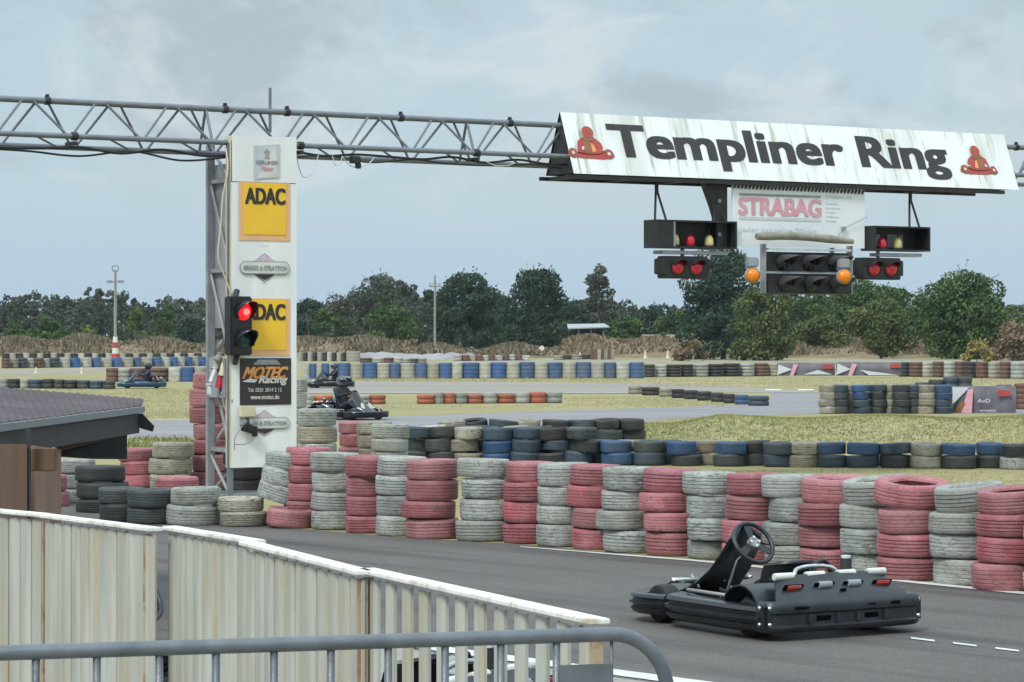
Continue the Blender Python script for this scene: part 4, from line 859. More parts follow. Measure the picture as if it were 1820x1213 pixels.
def twin(pa, pb, yt, yb, lab):
    a, c = upx(pa, .25), upx(pb, .25); zt, zb = zpx(pa, yt, .25), zpx(pa, yb, .25); w = c - a; h = zt - zb
    e = empty('twin_red_lamp', gw(a, .25, zb), AN, lab, 'signal light', 'twin red lamps under the lamp boxes')
    bm = B(); box2(bm, (.08, -.1, 0), (w - .08, .12, h)); 
    for s_ in (0, w): tube(bm, (s_ + (.08 if s_ == 0 else -.08), .01, 0.06), (s_ + (.08 if s_ == 0 else -.08), .01, h - .04), .11, seg=8)
    obj('housing', bm, M['black'], e, bevel=.012)
    for x in (w * .33, w * .70):
        bm = B(); lens(bm, x, -.102, h * .5, h * .33); obj('lens', bm, M['redlens'], e, smooth=True)
        bm = B(); visor(bm, x, -.10, h * .5, h * .36, .16, 20, 160); obj('visor', bm, M['black'], e)
        bm = B(); lathe(bm, [(h * .34, 0), (h * .40, 0), (h * .40, .02), (h * .34, .02)], 20, True, Matrix.Translation((x, -.1, h * .5)) @ Matrix.Rotation(R(90), 4, 'X')); obj('rim', bm, M['black'], e)
    bm = B(); tube(bm, (w * .5, 0, h), (w * .5, 0, h + .14), .03); obj('bracket', bm, M['steel'], e)
twin(1168, 1257, 455, 495, 'left pair of round red lamps hanging under the left lamp box')
twin(1519, 1601, 458, 497, 'right pair of round red lamps hanging under the right lamp box')
# six-lamp signal
a, c = upx(1358, .45), upx(1506, .45); zt, zb = zpx(1358, 446, .45), zpx(1358, 522, .45); w = c - a; h = zt - zb
sg = empty('six_lamp_signal', gw(a, .45, zb), AN, 'black start signal with six dark lamps in two rows under the board', 'signal light')
for k in range(2):
    bm = B(); z0_ = k * h / 2 + .005; poly(bm, [(0, -.05 - (0 if k else .05), z0_), (w, -.05 - (0 if k else .05), z0_), (w, -.05 + (0 if k else -.02), z0_ + h / 2 - .02), (0, -.05 + (0 if k else -.02), z0_ + h / 2 - .02)]); solid(bm, .16); bmesh.ops.recalc_face_normals(bm, faces=bm.faces[:]); obj('housing', bm, M['black'], sg, bevel=.01)
    for i in range(3):
        x = w * (.19 + .31 * i); z = z0_ + h * .21; y = -.065 if k else -.12
        bm = B(); lens(bm, x, y, z, h * .17); obj('lens', bm, M['darklens'], sg, smooth=True)
        bm = B(); visor(bm, x, y, z, h * .205, .42, -10, 190, 16, .25); obj('visor', bm, M['hood'], sg, smooth=True)
bm = B(); box2(bm, (-.02, -.10, h / 2 - .012), (w, -.085, h / 2 + .012)); obj('front_rail', bm, M['sheet'], sg)
for s_ in (-.04, w + .02):
    bm = B(); box2(bm, (s_, -.08, 0), (s_ + .02, .05, h + .1)); obj('side_bracket', bm, M['sheet'], sg)
bm = B(); box2(bm, (0, -.12, h + .012), (w - .02, -.05, h + .04)); obj('top_rail', bm, M['white'], sg)
hp0, hp1 = upx(1340, .5) - a, upx(1510, .5) - a
bm = B(); pipe(bm, curve([(hp0 + (hp1 - hp0) * i / 6, -.12, h + .20 + .03 * math.sin(i * .6 + .2) - .02 * i / 6) for i in range(7)], 3), [.05, .06, .065, .065] + [.062] * 11 + [.058, .052, .045, .04], 12); o = obj('roof_tube', bm, pm('mossy_tube', (.30, .29, .24), (.16, .16, .12), 5, .8, .3), sg, smooth=40)
for s_ in (.12, w - .15):
    bm = B(); box2(bm, (s_, .20, h * .5), (s_ + .06, .24, h + .9)); box2(bm, (s_, .05, h * .5), (s_ + .06, .199, h * .5 + .05)); obj('hanger', bm, M['steel'], sg)
for px, y_, lab in ((1338, 490, 'round amber lamp with grey cap on the left of the six-lamp signal'), (1501, 492, 'round amber lamp with grey cap on the right of the six-lamp signal')):
    nn = .66 if px < 1400 else .98; p = gw(upx(px, nn), nn, zpx(px, y_, nn)); e = empty('amber_lamp', p, R(12), lab, 'warning light', 'amber lamps beside the start signal')
    bm = B(); lathe(bm, [(.105, 0), (.095, .035), (.06, .06), (0, .07)], 20, False, Matrix.Rotation(R(90), 4, 'X')); obj('lens', bm, M['amber'], e, smooth=True)
    bm = B(); lathe(bm, [(.108, .01), (.118, .0), (.118, -.05), (.08, -.09), (0, -.1)], 20, False, Matrix.Rotation(R(90), 4, 'X')); obj('bowl', bm, M['sheet'], e, smooth=40)
    bm = B(); box2(bm, (-.09, -.02, .12), (.09, .10, .27)); obj('battery_box', bm, M['sheet'], e, bevel=.02)
    bm = B(); box2(bm, (-.02, .1, .10), (.02, .32, .14)); obj('arm', bm, M['sheet'], e)

# signs on the tower panel
def psign(x0, x1, y0, y1, name, lab, cat='sign', group=None):
    a, c = upx(x0), upx(x1); zt, zb = zpx((x0 + x1) / 2, y0), zpx((x0 + x1) / 2, y1)
    return empty(name, gw(a, .305, zb), AN, lab, cat, group), c - a, zt - zb
def slab(e, name, pts, m, y0, th=.004):
    bm = B(); poly(bm, [(p[0], y0, p[1]) for p in pts]); bmesh.ops.recalc_face_normals(bm, faces=bm.faces[:])
    if bm.faces[0].normal.y > 0: bmesh.ops.reverse_faces(bm, faces=bm.faces[:])
    solid(bm, th); return obj(name, bm, m, e)
for (x0, x1, y0, y1, lab) in ((424, 515, 325, 428, 'yellow square sign reading ADAC, upper one on the white tower'), (424, 515, 531, 633, 'yellow square sign reading ADAC, lower one behind the red traffic light')):
    e, w, h = psign(x0, x1, y0, y1, 'club_sign', lab, group='yellow club signs')
    slab(e, 'border', [(0, 0), (w, 0), (w, h), (0, h)], M['peach'], -.004)
    slab(e, 'face', [(w * .08, h * .10), (w * .92, h * .10), (w * .92, h * .985), (w * .08, h * .985)], M['yellow'], -.010)
    link_mesh('lettering', text_mesh('ADAC', w * .76, h * .27, w * .13, h * .63, -.0135, .0, 0, .004, 1.0, (.011, .006)), M['txt'], e)
def engine_logo(y0, y1, lab):
    e, w, h = psign(425, 514, y0, y1, 'diamond_sign', lab, group='diamond shaped engine signs'); cx, t = w / 2, .003
    def band(dx): 
        pts = []
        for i in range(13): a = R(-90 + 15 * i); pts.append((w - h * .22 + (h * .22 - dx) * math.cos(a), h * .5 + (h * .22 - dx) * math.sin(a)))
        for i in range(13): a = R(90 + 15 * i); pts.append((h * .22 + (h * .22 - dx) * math.cos(a), h * .5 + (h * .22 - dx) * math.sin(a)))
        return pts
    slab(e, 'outline', [(w * .12, h * .5), (cx, 0), (w * .88, h * .5), (cx, h)], M['grey'], -.001, .003)
    slab(e, 'diamond', [(w * .17, h * .5), (cx, h * .045), (w * .83, h * .5), (cx, h * .955)], M['white'], -.0055, .003)
    slab(e, 'upper_field', [(w * .24, h * .70), (w * .76, h * .70), (cx, h * .93)], M['lilac'], -.010, .003)
    slab(e, 'lower_field', [(w * .30, h * .28), (cx, h * .09), (w * .70, h * .28)], M['txt'], -.010, .003)
    slab(e, 'outline', band(0), M['grey'], -.015, .004); slab(e, 'band', band(h * .035), M['white'], -.020, .004)
    link_mesh('lettering', text_mesh('BRIGGS & STRATTON', w * .86, h * .15, w * .07, h * .425, -.0265, .0, 0, .003, 1), M['grey'], e)
engine_logo(450, 503, 'faded diamond sign reading BRIGGS & STRATTON, upper one between the yellow signs')
engine_logo(729, 776, 'faded diamond sign reading BRIGGS & STRATTON, lower one near the panel foot')
e, w, h = psign(451, 497, 256, 321, 'brewery_sign', 'silver-white beer sign reading Berliner Pilsner at the panel top')
slab(e, 'plate', [(0, 0), (w, .04), (w, h), (0, h * .93)], M['silver'], -.004); slab(e, 'light_field', [(w * .12, h * .04), (w * .9, h * .1), (w * .85, h * .95), (w * .5, h * .9)], M['white'], -.009, .002)
slab(e, 'emblem', [(w * .40, h * .58), (w * .60, h * .58), (w * .57, h * .70), (w * .62, h * .78), (w * .5, h * .86), (w * .38, h * .78), (w * .43, h * .70)], M['grey'], -.012, .002)
link_mesh('lettering', text_mesh('BERLINER', w * .84, h * .10, w * .08, h * .44, -.014, .02), M['grey'], e); link_mesh('lettering', text_mesh('Pilsner', w * .5, h * .14, w * .25, h * .26, -.014, .01, .3), M['pink'], e)
e, w, h = psign(426, 517, 637, 720, 'racing_sign', 'black sign with orange slanted lettering and white web address')
slab(e, 'plate', [(0, 0), (w, 0), (w, h), (0, h)], M['txt'], -.004); slab(e, 'grey_field', [(w * .25, h * .86), (w * .8, h * .86), (w * .7, h * .97), (w * .35, h * .97)], M['grey'], -.008, .002)  # plain grey field near the top of the plate
link_mesh('lettering', text_mesh('MOTEC', w * .88, h * .24, w * .05, h * .57, -.011, .0, .5, .004, 1, .008), M['orange'], e); link_mesh('lettering', text_mesh('Racing', w * .56, h * .20, w * .36, h * .42, -.016, .0, .3, .003, 1, .005), M['white'], e)
slab(e, 'swoosh', [(w * .03, h * .5), (w * .28, h * .48), (w * .34, h * .54), (w * .18, h * .57)], M['lgrey'], -.013, .002)
link_mesh('lettering', text_mesh('Tel. 0331 2014 2 12', w * .66, h * .085, w * .15, h * .28, -.010, .01), M['lgrey'], e); link_mesh('lettering', text_mesh('www.motec.de', w * .56, h * .10, w * .20, h * .12, -.010, .02), M['white'], e)
# faded traces of removed stickers
for px, y_, r_ in ((474, 447, .10), (474, 515, .11), (468, 805, .13)):
    for i in range(3):
        bm = B(); box(bm, (upx(px) + .07 * math.cos(i * 2.1), -.3025, zpx(px, y_) + r_ * math.sin(i * 2.1)), (.05 + .05 * i, .002, .03 + .06 * ((i + 1) % 2))); obj('sticker_trace', bm, M['panel'], gr)
# traffic light on the tower
tl = empty('traffic_light', gw(upx(428, .42), .42, zpx(405, 632, .42)), AN + R(6), 'black two-lamp traffic light glowing red on the tower side', 'traffic light')
h = zpx(405, 527, .42) - zpx(405, 632, .42); w = .34
bm = B(); box2(bm, (-w / 2 - .02, -.06, 0), (w / 2 - .02, .12, h)); obj('housing', bm, M['black'], tl, bevel=.02)
for z, mk, nm_ in ((h * .75, 'redlit', 'red_lamp'), (h * .27, 'greenlens', 'green_lamp')):
    bm = B(); lens(bm, 0.0, -.062, z, .125, 24); o = obj(nm_, bm, M[mk], tl, smooth=True)
    bm = B(); visor(bm, 0.0, -.06, z, .14, .26, -40, 220, 18, .4); obj('visor', bm, M['blacksh'], tl, smooth=True)
    if mk == 'redlit':
        bm = B(); lens(bm, .01, -.105, z - .01, .05, 14); obj('glow_core', bm, M['redcore'], o, smooth=True)
for z in (-.05, h + .03):
    bm = B(); tube(bm, (-.08, .02, z - .06), (-.02, .06, z + .05), .04); obj('bracket', bm, M['black'], tl)
# junction box with plugs and cable, beacon bundle at the tower side
e = empty('junction_box', gw(upx(440, .36), .36, zpx(440, 742, .36)), AN, 'beige junction box with black plugs on the lower tower panel', 'junction box')
bm = B(); box2(bm, (-.11, -.05, 0), (.10, .05, .15)); obj('box', bm, M['cream'], e, bevel=.012)
bm = B(); tube(bm, (-.05, 0, 0), (-.05, 0, -.07), .03); tube(bm, (.03, 0, 0), (.05, -.03, -.09), .03); obj('gland', bm, M['steel'], e)
bm = B(); box(bm, (.03, -.03, -.16), (.15, .1, .1), Matrix.Rotation(.3, 3, 'Y')); box(bm, (-.07, -.03, -.14), (.07, .07, .09)); box(bm, (.085, -.04, -.19), (.06, .09, .14)); obj('plug', bm, M['black'], e, bevel=.012)
cable([gw(upx(448, .36), .38, zpx(448, 765)), gw(upx(445), .4, zpx(445, 778)), gw(upx(430), .4, zpx(430, 789)), gw(upx(412), .38, zpx(412, 790))], .007, M['steel'], 'thin grey cable loop hanging below the junction box')
cable([gw(upx(438, .36), .38, zpx(438, 748)), gw(upx(420), .42, zpx(420, 762)), gw(upx(410), .42, zpx(410, 780)), gw(upx(411), .4, zpx(410, 800))], .007, M['steel'], 'thin grey cable from the junction box to the panel edge')
e = empty('signal_beacon', gw(UL - .10, .05, 1.35), AN, 'weathered bundle of pale and red lamp tubes on the tower side', 'lamp')
for (x, y, z, dx, dz, r_, mk, nm_) in ((.02, 0, .10, .05, .22, .05, 'redlens', 'red_tube'), (-.10, -.02, .18, .07, .18, .035, 'lgrey', 'pale_tube'), (.05, -.04, .26, .06, .24, .05, 'cream', 'pale_tube'), (-.02, .05, .34, .10, .12, .05, 'paver', 'elbow'), (.0, 0, .46, .07, .1, .055, 'paver', 'elbow'), (-.1, 0, .02, -.01, .12, .04, 'lgrey', 'pale_tube'), (.08, 0, .02, .0, .14, .04, 'tblack', 'plug')):
    bm = B(); tube(bm, (x, y, z), (x + dx, y, z + dz), r_, r_ * .8, 10); tube(bm, (x + dx, y, z + dz), (x + dx, y, z + dz + .02), r_ * 1.15, seg=10); obj(nm_, bm, M[mk], e, smooth=40)
cable([gw(UL - .06, .1, 1.4), gw(UL - .02, .15, 1.15), gw(UL + .0, .25, 1.12), gw(UL + .0, .3, 1.3)], .012, M['sheet'], 'pale cable curling under the lamp bundle on the tower')

# ------------------------------------------------------------------ karts
def rr_profile(w, z0, z1, groove=True):              # section of a moulded bumper: outward w, rounded, with pressed-in grooves
    h = z1 - z0
    pr = [(-w, z0 + .02), (-w * .2, z0), (0, z0 + .008), (w * .2, z0 + .03)]
    if groove: pr += [(w * .28, z0 + h * .28), (w * .02, z0 + h * .33), (w * .02, z0 + h * .42), (w * .30, z0 + h * .47), (w * .30, z0 + h * .60), (w * .04, z0 + h * .65), (w * .04, z0 + h * .73), (w * .22, z0 + h * .79)]
    else: pr += [(w * .3, z0 + h * .4), (w * .28, z0 + h * .7)]
    pr += [(w * .12, z1 - .012), (-w * .15, z1), (-w, z1 - .02)]
    return pr
def make_kart():
    e = empty('go_kart', (0, 0, 0))
    bm = B(); sweep(bm, curve([(-.86, .685, 0), (-.93, .67, 0), (-.975, .60, 0), (-.985, .3, 0), (-.99, 0, 0), (-.985, -.3, 0), (-.975, -.60, 0), (-.93, -.67, 0), (-.86, -.685, 0)], 4), [(-.10, .075), (-.02, .055), (.005, .062), (.022, .080), (.024, .098), (.004, .112), (.004, .186), (.022, .198), (.028, .235), (.020, .262), (0, .283), (-.10, .265)])
    obj('rear_bumper', bm, M['greypl'], e, smooth=40)
    # sloping rear cover; black blocks on it paint the shade of its recesses
    bm = B(); xs = [-.97, -.93, -.86, -.80, -.72]; zs = [.26, .31, .36, .43, .42]; wd = [.60, .58, .52, .49, .47]; rows = []
    for x, z, w_ in zip(xs, zs, wd): rows.append([bm.verts.new((x + .03 * abs(t) ** 3, w_ * t, z - .02 * t * t)) for t in [i / 8 - 1 for i in range(17)]])
    for a, c in zip(rows, rows[1:]):
        for i in range(16): bm.faces.new((a[i], a[i + 1], c[i + 1], c[i]))
    solid(bm, .02); bmesh.ops.recalc_face_normals(bm, faces=bm.faces[:]); obj('rear_cover', bm, M['greypl'], e, smooth=35)
    for y in (-.42, -.14, .14, .42):
        bm = B(); tube(bm, (-.79, y - .085, .435), (-.79, y + .085, .435), .027, seg=14); obj('roller', bm, M['white'], e, smooth=40, bevel=.006)
    for y in (-.40, .40):
        bm = B(); box(bm, (-.885, y, .362), (.03, .13, .045), Matrix.Rotation(R(-40), 3, 'Y')); obj('tail_light', bm, M['red'], e, bevel=.008)
        bm = B(); box(bm, (-.876, y, .360), (.02, .17, .062), Matrix.Rotation(R(-40), 3, 'Y')); obj('slot_shade', bm, M['slotshade'], e, bevel=.006)
    for y in (-.13, .13):
        bm = B(); box(bm, (-.882, y, .366), (.016, .18, .06), Matrix.Rotation(R(-40), 3, 'Y')); sl = obj('slot_shade', bm, M['slotshade'], e, bevel=.006)
        bm = B(); tube(bm, (-.893, y - .055, .372), (-.893, y + .055, .372), .026, seg=12); obj('roller', bm, M['sheet'], e, smooth=40)
    bm = B(); box(bm, (-.93, 0, .325), (.016, .06, .06), Matrix.Rotation(R(-50), 3, 'Y')); obj('slot_shade', bm, M['slotshade'], e, bevel=.015)
    for y, w_ in ((-.42, .10), (.42, .13), (0, .15), (-.2, .08)):
        bm = B(); box(bm, (-1.006, y, .232), (.02, w_, .022)); obj('slot_shade', bm, M['slotshade'], e, bevel=.006)  # dark block on the bumper, shade of an opening put into its colour
    for y, w_ in ((-.34, .05), (-.09, .06), (.09, .06), (.34, .05)):
        bm = B(); box(bm, (-.992, y, .149), (.036, w_, .078)); obj('bumper_rib', bm, M['greypl'], e, bevel=.012)
    for y, w_ in ((-.215, .14), (.215, .14), (0, .07)):
        bm = B(); box(bm, (-.985, y, .150), (.016, w_, .048)); obj('slot_shade', bm, M['slotshade'], e, bevel=.006)
    for s in (-1, 1):
        for z in (.12, .235):
            for x in (-.80,):
                bm = B(); lathe(bm, [(.016, 0), (.014, .008), (.006, .013), (0, .013)], 10, False, Matrix.Translation((x - .10, s * .712, z)) @ Matrix.Rotation(R(90) * -s, 4, 'X')); obj('bolt', bm, M['chrome'], e, smooth=True)
            bm = B(); lathe(bm, [(.018, 0), (.015, .008), (.006, .013), (0, .013)], 10, False, Matrix.Translation((-.965, s * .67, z)) @ Matrix.Rotation(R(-90), 4, 'Y')); obj('bolt', bm, M['chrome'], e, smooth=True)
        bm = B(); box2(bm, (-.965, s * .625, .075), (-.84, s * .712, .265)); obj('bumper_corner', bm, M['blacksh'], e, bevel=.02)
        # arch over the rear wheel
        bm = B(); rows = []
        for i in range(11):
            a = R(-5 + 190 * i / 10); rows.append([bm.verts.new((-.60 - .20 * math.cos(a), s * yy, .20 + .165 * math.sin(a))) for yy in (.30, .34, .60, .66)])
        for a, c in zip(rows, rows[1:]):
            for i in range(3): bm.faces.new((a[i], a[i + 1], c[i + 1], c[i]))
        solid(bm, .012); bmesh.ops.recalc_face_normals(bm, faces=bm.faces[:]); obj('rear_wheel_arch', bm, M['greypl'], e, smooth=45)
        # side pod
        pth = [(-.90, s * .68, 0), (-.6, s * .70, 0), (-.2, s * .69, 0), (.1, s * .68, 0), (.28, s * .64, 0), (.36, s * .50, 0)]
        pr = rr_profile(.15, .06, .25); pr = [(o * s * 1, z) for o, z in pr]
        bm = B(); sweep(bm, curve(pth, 4), [(-o if True else o, z) for o, z in pr]); obj('side_pod', bm, M['blacksh'], e, smooth=40)
        bm = B(); box2(bm, (-.44, s * .44, .215), (.33, s * .60, .228)); obj('pod_top', bm, M['blacksh'], e, bevel=.005)
        bm = B(); pipe(bm, [(-.45, s * .47, .255), (.30, s * .47, .262)], .014, 8); obj('side_tube', bm, M['steel'], e, smooth=True)
        for x, y, r_, w_, nm_ in ((.58, .48, .142, .14, 'front_wheel'), (-.60, .50, .14, .20, 'rear_wheel')):
            bm = B(); Mx = Matrix.Translation((x, s * y, r_)) @ Matrix.Rotation(R(90), 4, 'X')
            lathe(bm, [(r_ * .5, -w_ * .42), (r_ * .8, -w_ * .5), (r_ * .95, -w_ * .46), (r_, -w_ * .3), (r_, w_ * .3), (r_ * .95, w_ * .46), (r_ * .8, w_ * .5), (r_ * .5, w_ * .42)], 26, True, Mx); bmesh.ops.recalc_face_normals(bm, faces=bm.faces[:]); wh = obj(nm_, bm, M['rubber'], e, smooth=40)
            bm = B(); lathe(bm, [(0, -w_ * .2), (r_ * .25, -w_ * .25), (r_ * .5, -w_ * .4), (r_ * .5, w_ * .4), (r_ * .25, w_ * .25), (0, w_ * .2)], 18, False, Mx); obj('rim', bm, M['sheet'], wh, smooth=40)
    bm = B(); sweep(bm, curve([(.40, .60, 0), (.62, .655, 0), (.82, .60, 0), (.95, .42, 0), (1.0, .15, 0), (1.0, -.15, 0), (.95, -.42, 0), (.82, -.60, 0), (.62, -.655, 0), (.40, -.60, 0)], 4), [(-o, z) for o, z in rr_profile(.10, .065, .225)])
    obj('front_bumper', bm, M['blacksh'], e, smooth=40)
    bm = B(); rows = []
    for x, z, w_ in ((.93, .22, .26), (.80, .27, .26), (.62, .34, .22), (.46, .46, .19), (.34, .60, .17), (.27, .70, .15), (.22, .72, .12)):
        rows.append([bm.verts.new((x - .05 * abs(t) ** 2, w_ * t, z - .07 * t * t)) for t in [i / 4 - 1 for i in range(9)]])
    for a, c in zip(rows, rows[1:]):
        for i in range(8): bm.faces.new((a[i], a[i + 1], c[i + 1], c[i]))
    solid(bm, .02); bmesh.ops.recalc_face_normals(bm, faces=bm.faces[:]); obj('nose_fairing', bm, M['blacksh'], e, smooth=40)
    bm = B(); box2(bm, (-.45, -.34, .05), (.75, .34, .062)); obj('floor_tray', bm, M['steel'], e)
    bm = B()
    for s in (-1, 1):
        pipe(bm, curve([(-.80, s * .32, .11), (-.3, s * .34, .085), (.2, s * .33, .085), (.5, s * .24, .085), (.86, s * .22, .10)], 4), .016, 8); pipe(bm, curve([(.86, s * .22, .1), (.80, s * .30, .25), (.62, s * .36, .30)], 4), .013, 8)
    pipe(bm, [(-.6, -.6, .14), (-.6, .6, .14)], .02, 10); pipe(bm, [(.86, -.22, .10), (.86, .22, .10)], .016, 8); pipe(bm, [(.58, -.42, .14), (.58, .42, .14)], .014, 8); obj('chassis', bm, M['chrome'], e, smooth=True)
    bm = B(); pipe(bm, [(.66, .12, .29), (.66, .36, .30)], .022, 10); pipe(bm, [(.60, .15, .24), (.70, .15, .33)], .012, 8); obj('pedal', bm, M['chrome'], e, smooth=True)
    bm = B(); pipe(bm, [(.66, -.12, .29), (.66, -.36, .30)], .022, 10); obj('pedal', bm, M['chrome'], e, smooth=True)
    bm = B(); box2(bm, (.12, -.10, .07), (.34, .10, .27)); obj('fuel_tank', bm, M['lgrey'], e, bevel=.03)
    # steering
    c = Vector((.12, 0, .60)); nrm = Vector((-.84, 0, .54)).normalized(); a = Vector((0, 1, 0)); b = nrm.cross(a)
    bm = B(); pipe(bm, [c + (a * math.cos(t) + b * math.sin(t)) * .165 for t in [i * math.pi / 18 for i in range(36)]], .018, 8, True); sw = obj('steering_wheel', bm, M['greypl'], e, smooth=True)
    bm = B()
    for t in (R(90) * -1, R(30), R(150)):
        d = a * math.cos(t) + b * math.sin(t); q = a * -math.sin(t) + b * math.cos(t)
        bm.faces.new([bm.verts.new(p) for p in (c + d * .02 + q * .022, c + d * .02 - q * .022, c + d * .158 - q * .032, c + d * .158 + q * .032)])
    solid(bm, .006); obj('spoke', bm, M['greypl'], sw)
    bm = B(); tube(bm, c - nrm * .02, c + nrm * .02, .045, seg=14); obj('hub', bm, M['steel'], sw)
    for t in (0, 1.57, 3.14, 4.71):
        bm = B(); q = c + (a * math.cos(t) + b * math.sin(t)) * .035 + nrm * .02; tube(bm, q, q + nrm * .012, .012, seg=8); obj('screw', bm, M['chrome'], sw)
    bm = B(); pipe(bm, [c, c - nrm * .25, (.50, 0, .12)], .013, 8); obj('steering_column', bm, M['chrome'], e, smooth=True)
    # seat shell
    bm = B(); prof = [(.14, .10), (-.02, .075), (-.18, .09), (-.30, .14), (-.37, .24), (-.41, .38), (-.45, .50), (-.49, .515)]; rows = []
    for x, z in prof:
        k = max(0, (z - .1) / .36); rows.append([bm.verts.new((x + (.11 + .05 * k) * abs(t) ** 3, .205 * t, z + (.17 * (1 - k) + .0) * abs(t) ** 3)) for t in [i / 6 - 1 for i in range(13)]])
    for r0, r1 in zip(rows, rows[1:]):
        for i in range(12): bm.faces.new((r0[i], r0[i + 1], r1[i + 1], r1[i]))
    solid(bm, .018); bmesh.ops.recalc_face_normals(bm, faces=bm.faces[:]); obj('seat', bm, M['blacksh'], e, smooth=50)
    bm = B(); pipe(bm, curve([(-.64, .20, .10), (-.63, .20, .40), (-.60, .12, .47), (-.60, -.12, .47), (-.63, -.20, .40), (-.64, -.20, .10)], 5), .017, 8); obj('seat_shine_hoop', bm, M['chrome'], e, smooth=True)  # bright metal hoop stands for the shine along the seat rim
    # engine on the right
    bm = B(); box2(bm, (-.46, -.30, .08), (-.22, -.46, .24))
    for i in range(6): box2(bm, (-.42, -.28, .245 + i * .022), (-.26, -.44, .255 + i * .022))
    box2(bm, (-.40, -.30, .24), (-.28, -.42, .375)); obj('engine', bm, M['steel'], e)
    bm = B(); tube(bm, (-.56, -.33, .34), (-.56, -.33, .52), .042, seg=16); af = obj('air_filter', bm, M['tblack'], e, smooth=40)
    bm = B(); tube(bm, (-.56, -.33, .521), (-.56, -.33, .54), .036, seg=16); obj('filter_cap', bm, M['lgrey'], af, smooth=40)
    bm = B(); pipe(bm, curve([(-.30, -.40, .30), (-.45, -.44, .36), (-.62, -.36, .36), (-.70, -.1, .34), (-.70, .1, .34)], 4), .028, 10); obj('exhaust', bm, M['chrome'], e, smooth=True)
    bm = B(); pipe(bm, curve([(-.52, -.24, .38), (-.55, -.15, .50), (-.58, -.05, .50), (-.60, -.0, .44)], 4), .018, 8); obj('hose', bm, M['black'], e, smooth=True)
    return e
kart = make_kart()
HD = R(90 + 32)                                     # heading of the parked kart
rl = G(1357, 1143); fw = Vector((math.cos(HD), math.sin(HD), 0)); lf = Vector((-math.sin(HD), math.cos(HD), 0))
kart.location = rl + fw * .93 - lf * .70; kart.location.z = .004; kart.rotation_euler = (0, 0, HD)
tag(kart, 'parked black rental kart without driver on the asphalt before the tyre wall', 'go-kart')

# drivers: one continuous skinned body, helmet and gloves as parts
def skinned(verts, edges, rad, name, m, parent, sub=1):
    me = bpy.data.meshes.new(name); me.from_pydata(verts, edges, []); o = bpy.data.objects.new(name, me); col.objects.link(o)
    o.modifiers.new('s', 'SKIN'); sv = me.skin_vertices[0].data
    for i, r_ in enumerate(rad): sv[i].radius = (r_, r_)
    sv[0].use_root = True; ss = o.modifiers.new('u', 'SUBSURF'); ss.levels = sub; ss.render_levels = sub
    bpy.context.view_layer.update(); me2 = bpy.data.meshes.new_from_object(o.evaluated_get(bpy.context.evaluated_depsgraph_get())); bpy.data.objects.remove(o)
    me2.materials.clear(); me2.materials.append(m); me2.polygons.foreach_set('use_smooth', [True] * len(me2.polygons)); x = link_mesh(name, me2, None, parent); return x
def driver(loc, hd, suit, helm, shoe, lab, lean=0.):
    e = empty('person', loc, hd, lab, 'person')
    V = [(-.22, 0, .22), (-.28, 0, .42), (-.30, 0, .62), (-.29, 0, .74), (-.29, 0, .80),                        # pelvis .. neck
         (-.29, .20, .68), (-.14, .27, .52), (.06, .16, .58), (-.29, -.20, .68), (-.14, -.27, .52), (.06, -.16, .58),
         (-.18, .10, .22), (.16, .17, .36), (.48, .14, .22), (.60, .13, .24), (-.18, -.10, .22), (.16, -.17, .36), (.48, -.14, .22), (.60, -.13, .24)]
    E = [(0, 1), (1, 2), (2, 3), (3, 4), (2, 5), (5, 6), (6, 7), (2, 8), (8, 9), (9, 10), (0, 11), (11, 12), (12, 13), (13, 14), (0, 15), (15, 16), (16, 17), (17, 18)]
    rad = [.14, .13, .15, .07, .055, .075, .055, .035, .075, .055, .035, .10, .07, .045, .04, .10, .07, .045, .04]
    skinned(V, E, rad, 'body', suit, e)
    bm = B(); bmesh.ops.create_uvsphere(bm, u_segments=20, v_segments=14, radius=.135); bmesh.ops.transform(bm, matrix=Matrix.Translation((-.27, 0, .90)) @ Matrix.Diagonal((1.12, .92, 1.04, 1)), verts=bm.verts[:])
    for v in bm.verts:
        if v.co.z < .82: v.co.x += .03; v.co.z = max(v.co.z, .785)
    hm = obj('helmet', bm, helm, e, smooth=True)
    bm = B(); rows = []
    for z, r_ in ((.86, 1.0), (.90, 1.03), (.94, 1.0)): rows.append([bm.verts.new((-.27 + .158 * r_ * math.cos(a), .131 * r_ * math.sin(a), z)) for a in [R(-65 + 13 * i) for i in range(11)]])
    for r0, r1 in zip(rows, rows[1:]):
        for i in range(10): bm.faces.new((r0[i], r0[i + 1], r1[i + 1], r1[i]))
    obj('visor', bm, M['darklens'], hm, smooth=True)
    for s in (-1, 1):
        bm = B()                                     # gloved hand closed round the wheel rim
        for f in range(4): pipe(bm, curve([(.07, s * (.165 - .0), .56 + .018 * f), (.115, s * .175, .565 + .018 * f), (.125, s * .155, .56 + .018 * f), (.10, s * .14, .56 + .018 * f)], 3), .010 - .0006 * f, 6)
        pipe(bm, curve([(.05, s * .15, .60), (.09, s * .13, .615), (.12, s * .14, .60)], 3), .011, 6); box(bm, (.062, s * .163, .585), (.05, .035, .075)); obj('glove', bm, M['black'], e, smooth=True)
        bm = B(); box(bm, (.64, s * .13, .25), (.09, .08, .22), Matrix.Rotation(R(-25), 3, 'Y')); obj('shoe', bm, shoe, e, bevel=.03)
    return e
def race_kart(px, yb, hd, lab, mats=None):
    k = copy_tree(kart); g = G(px, yb); k.location = g + Vector((0, 0, .004)); k.rotation_euler = (0, 0, hd); k['label'] = lab; k['group'] = 'karts being driven on the far tracks'
    if mats:
        for ch in [x for x in bpy.data.objects if x.parent == k]:
            base = ch.name.split('.')[0]
            if base in mats: ch.material_slots[0].link = 'OBJECT'; ch.material_slots[0].material = mats[base]
    return g + Vector((0, 0, .004))
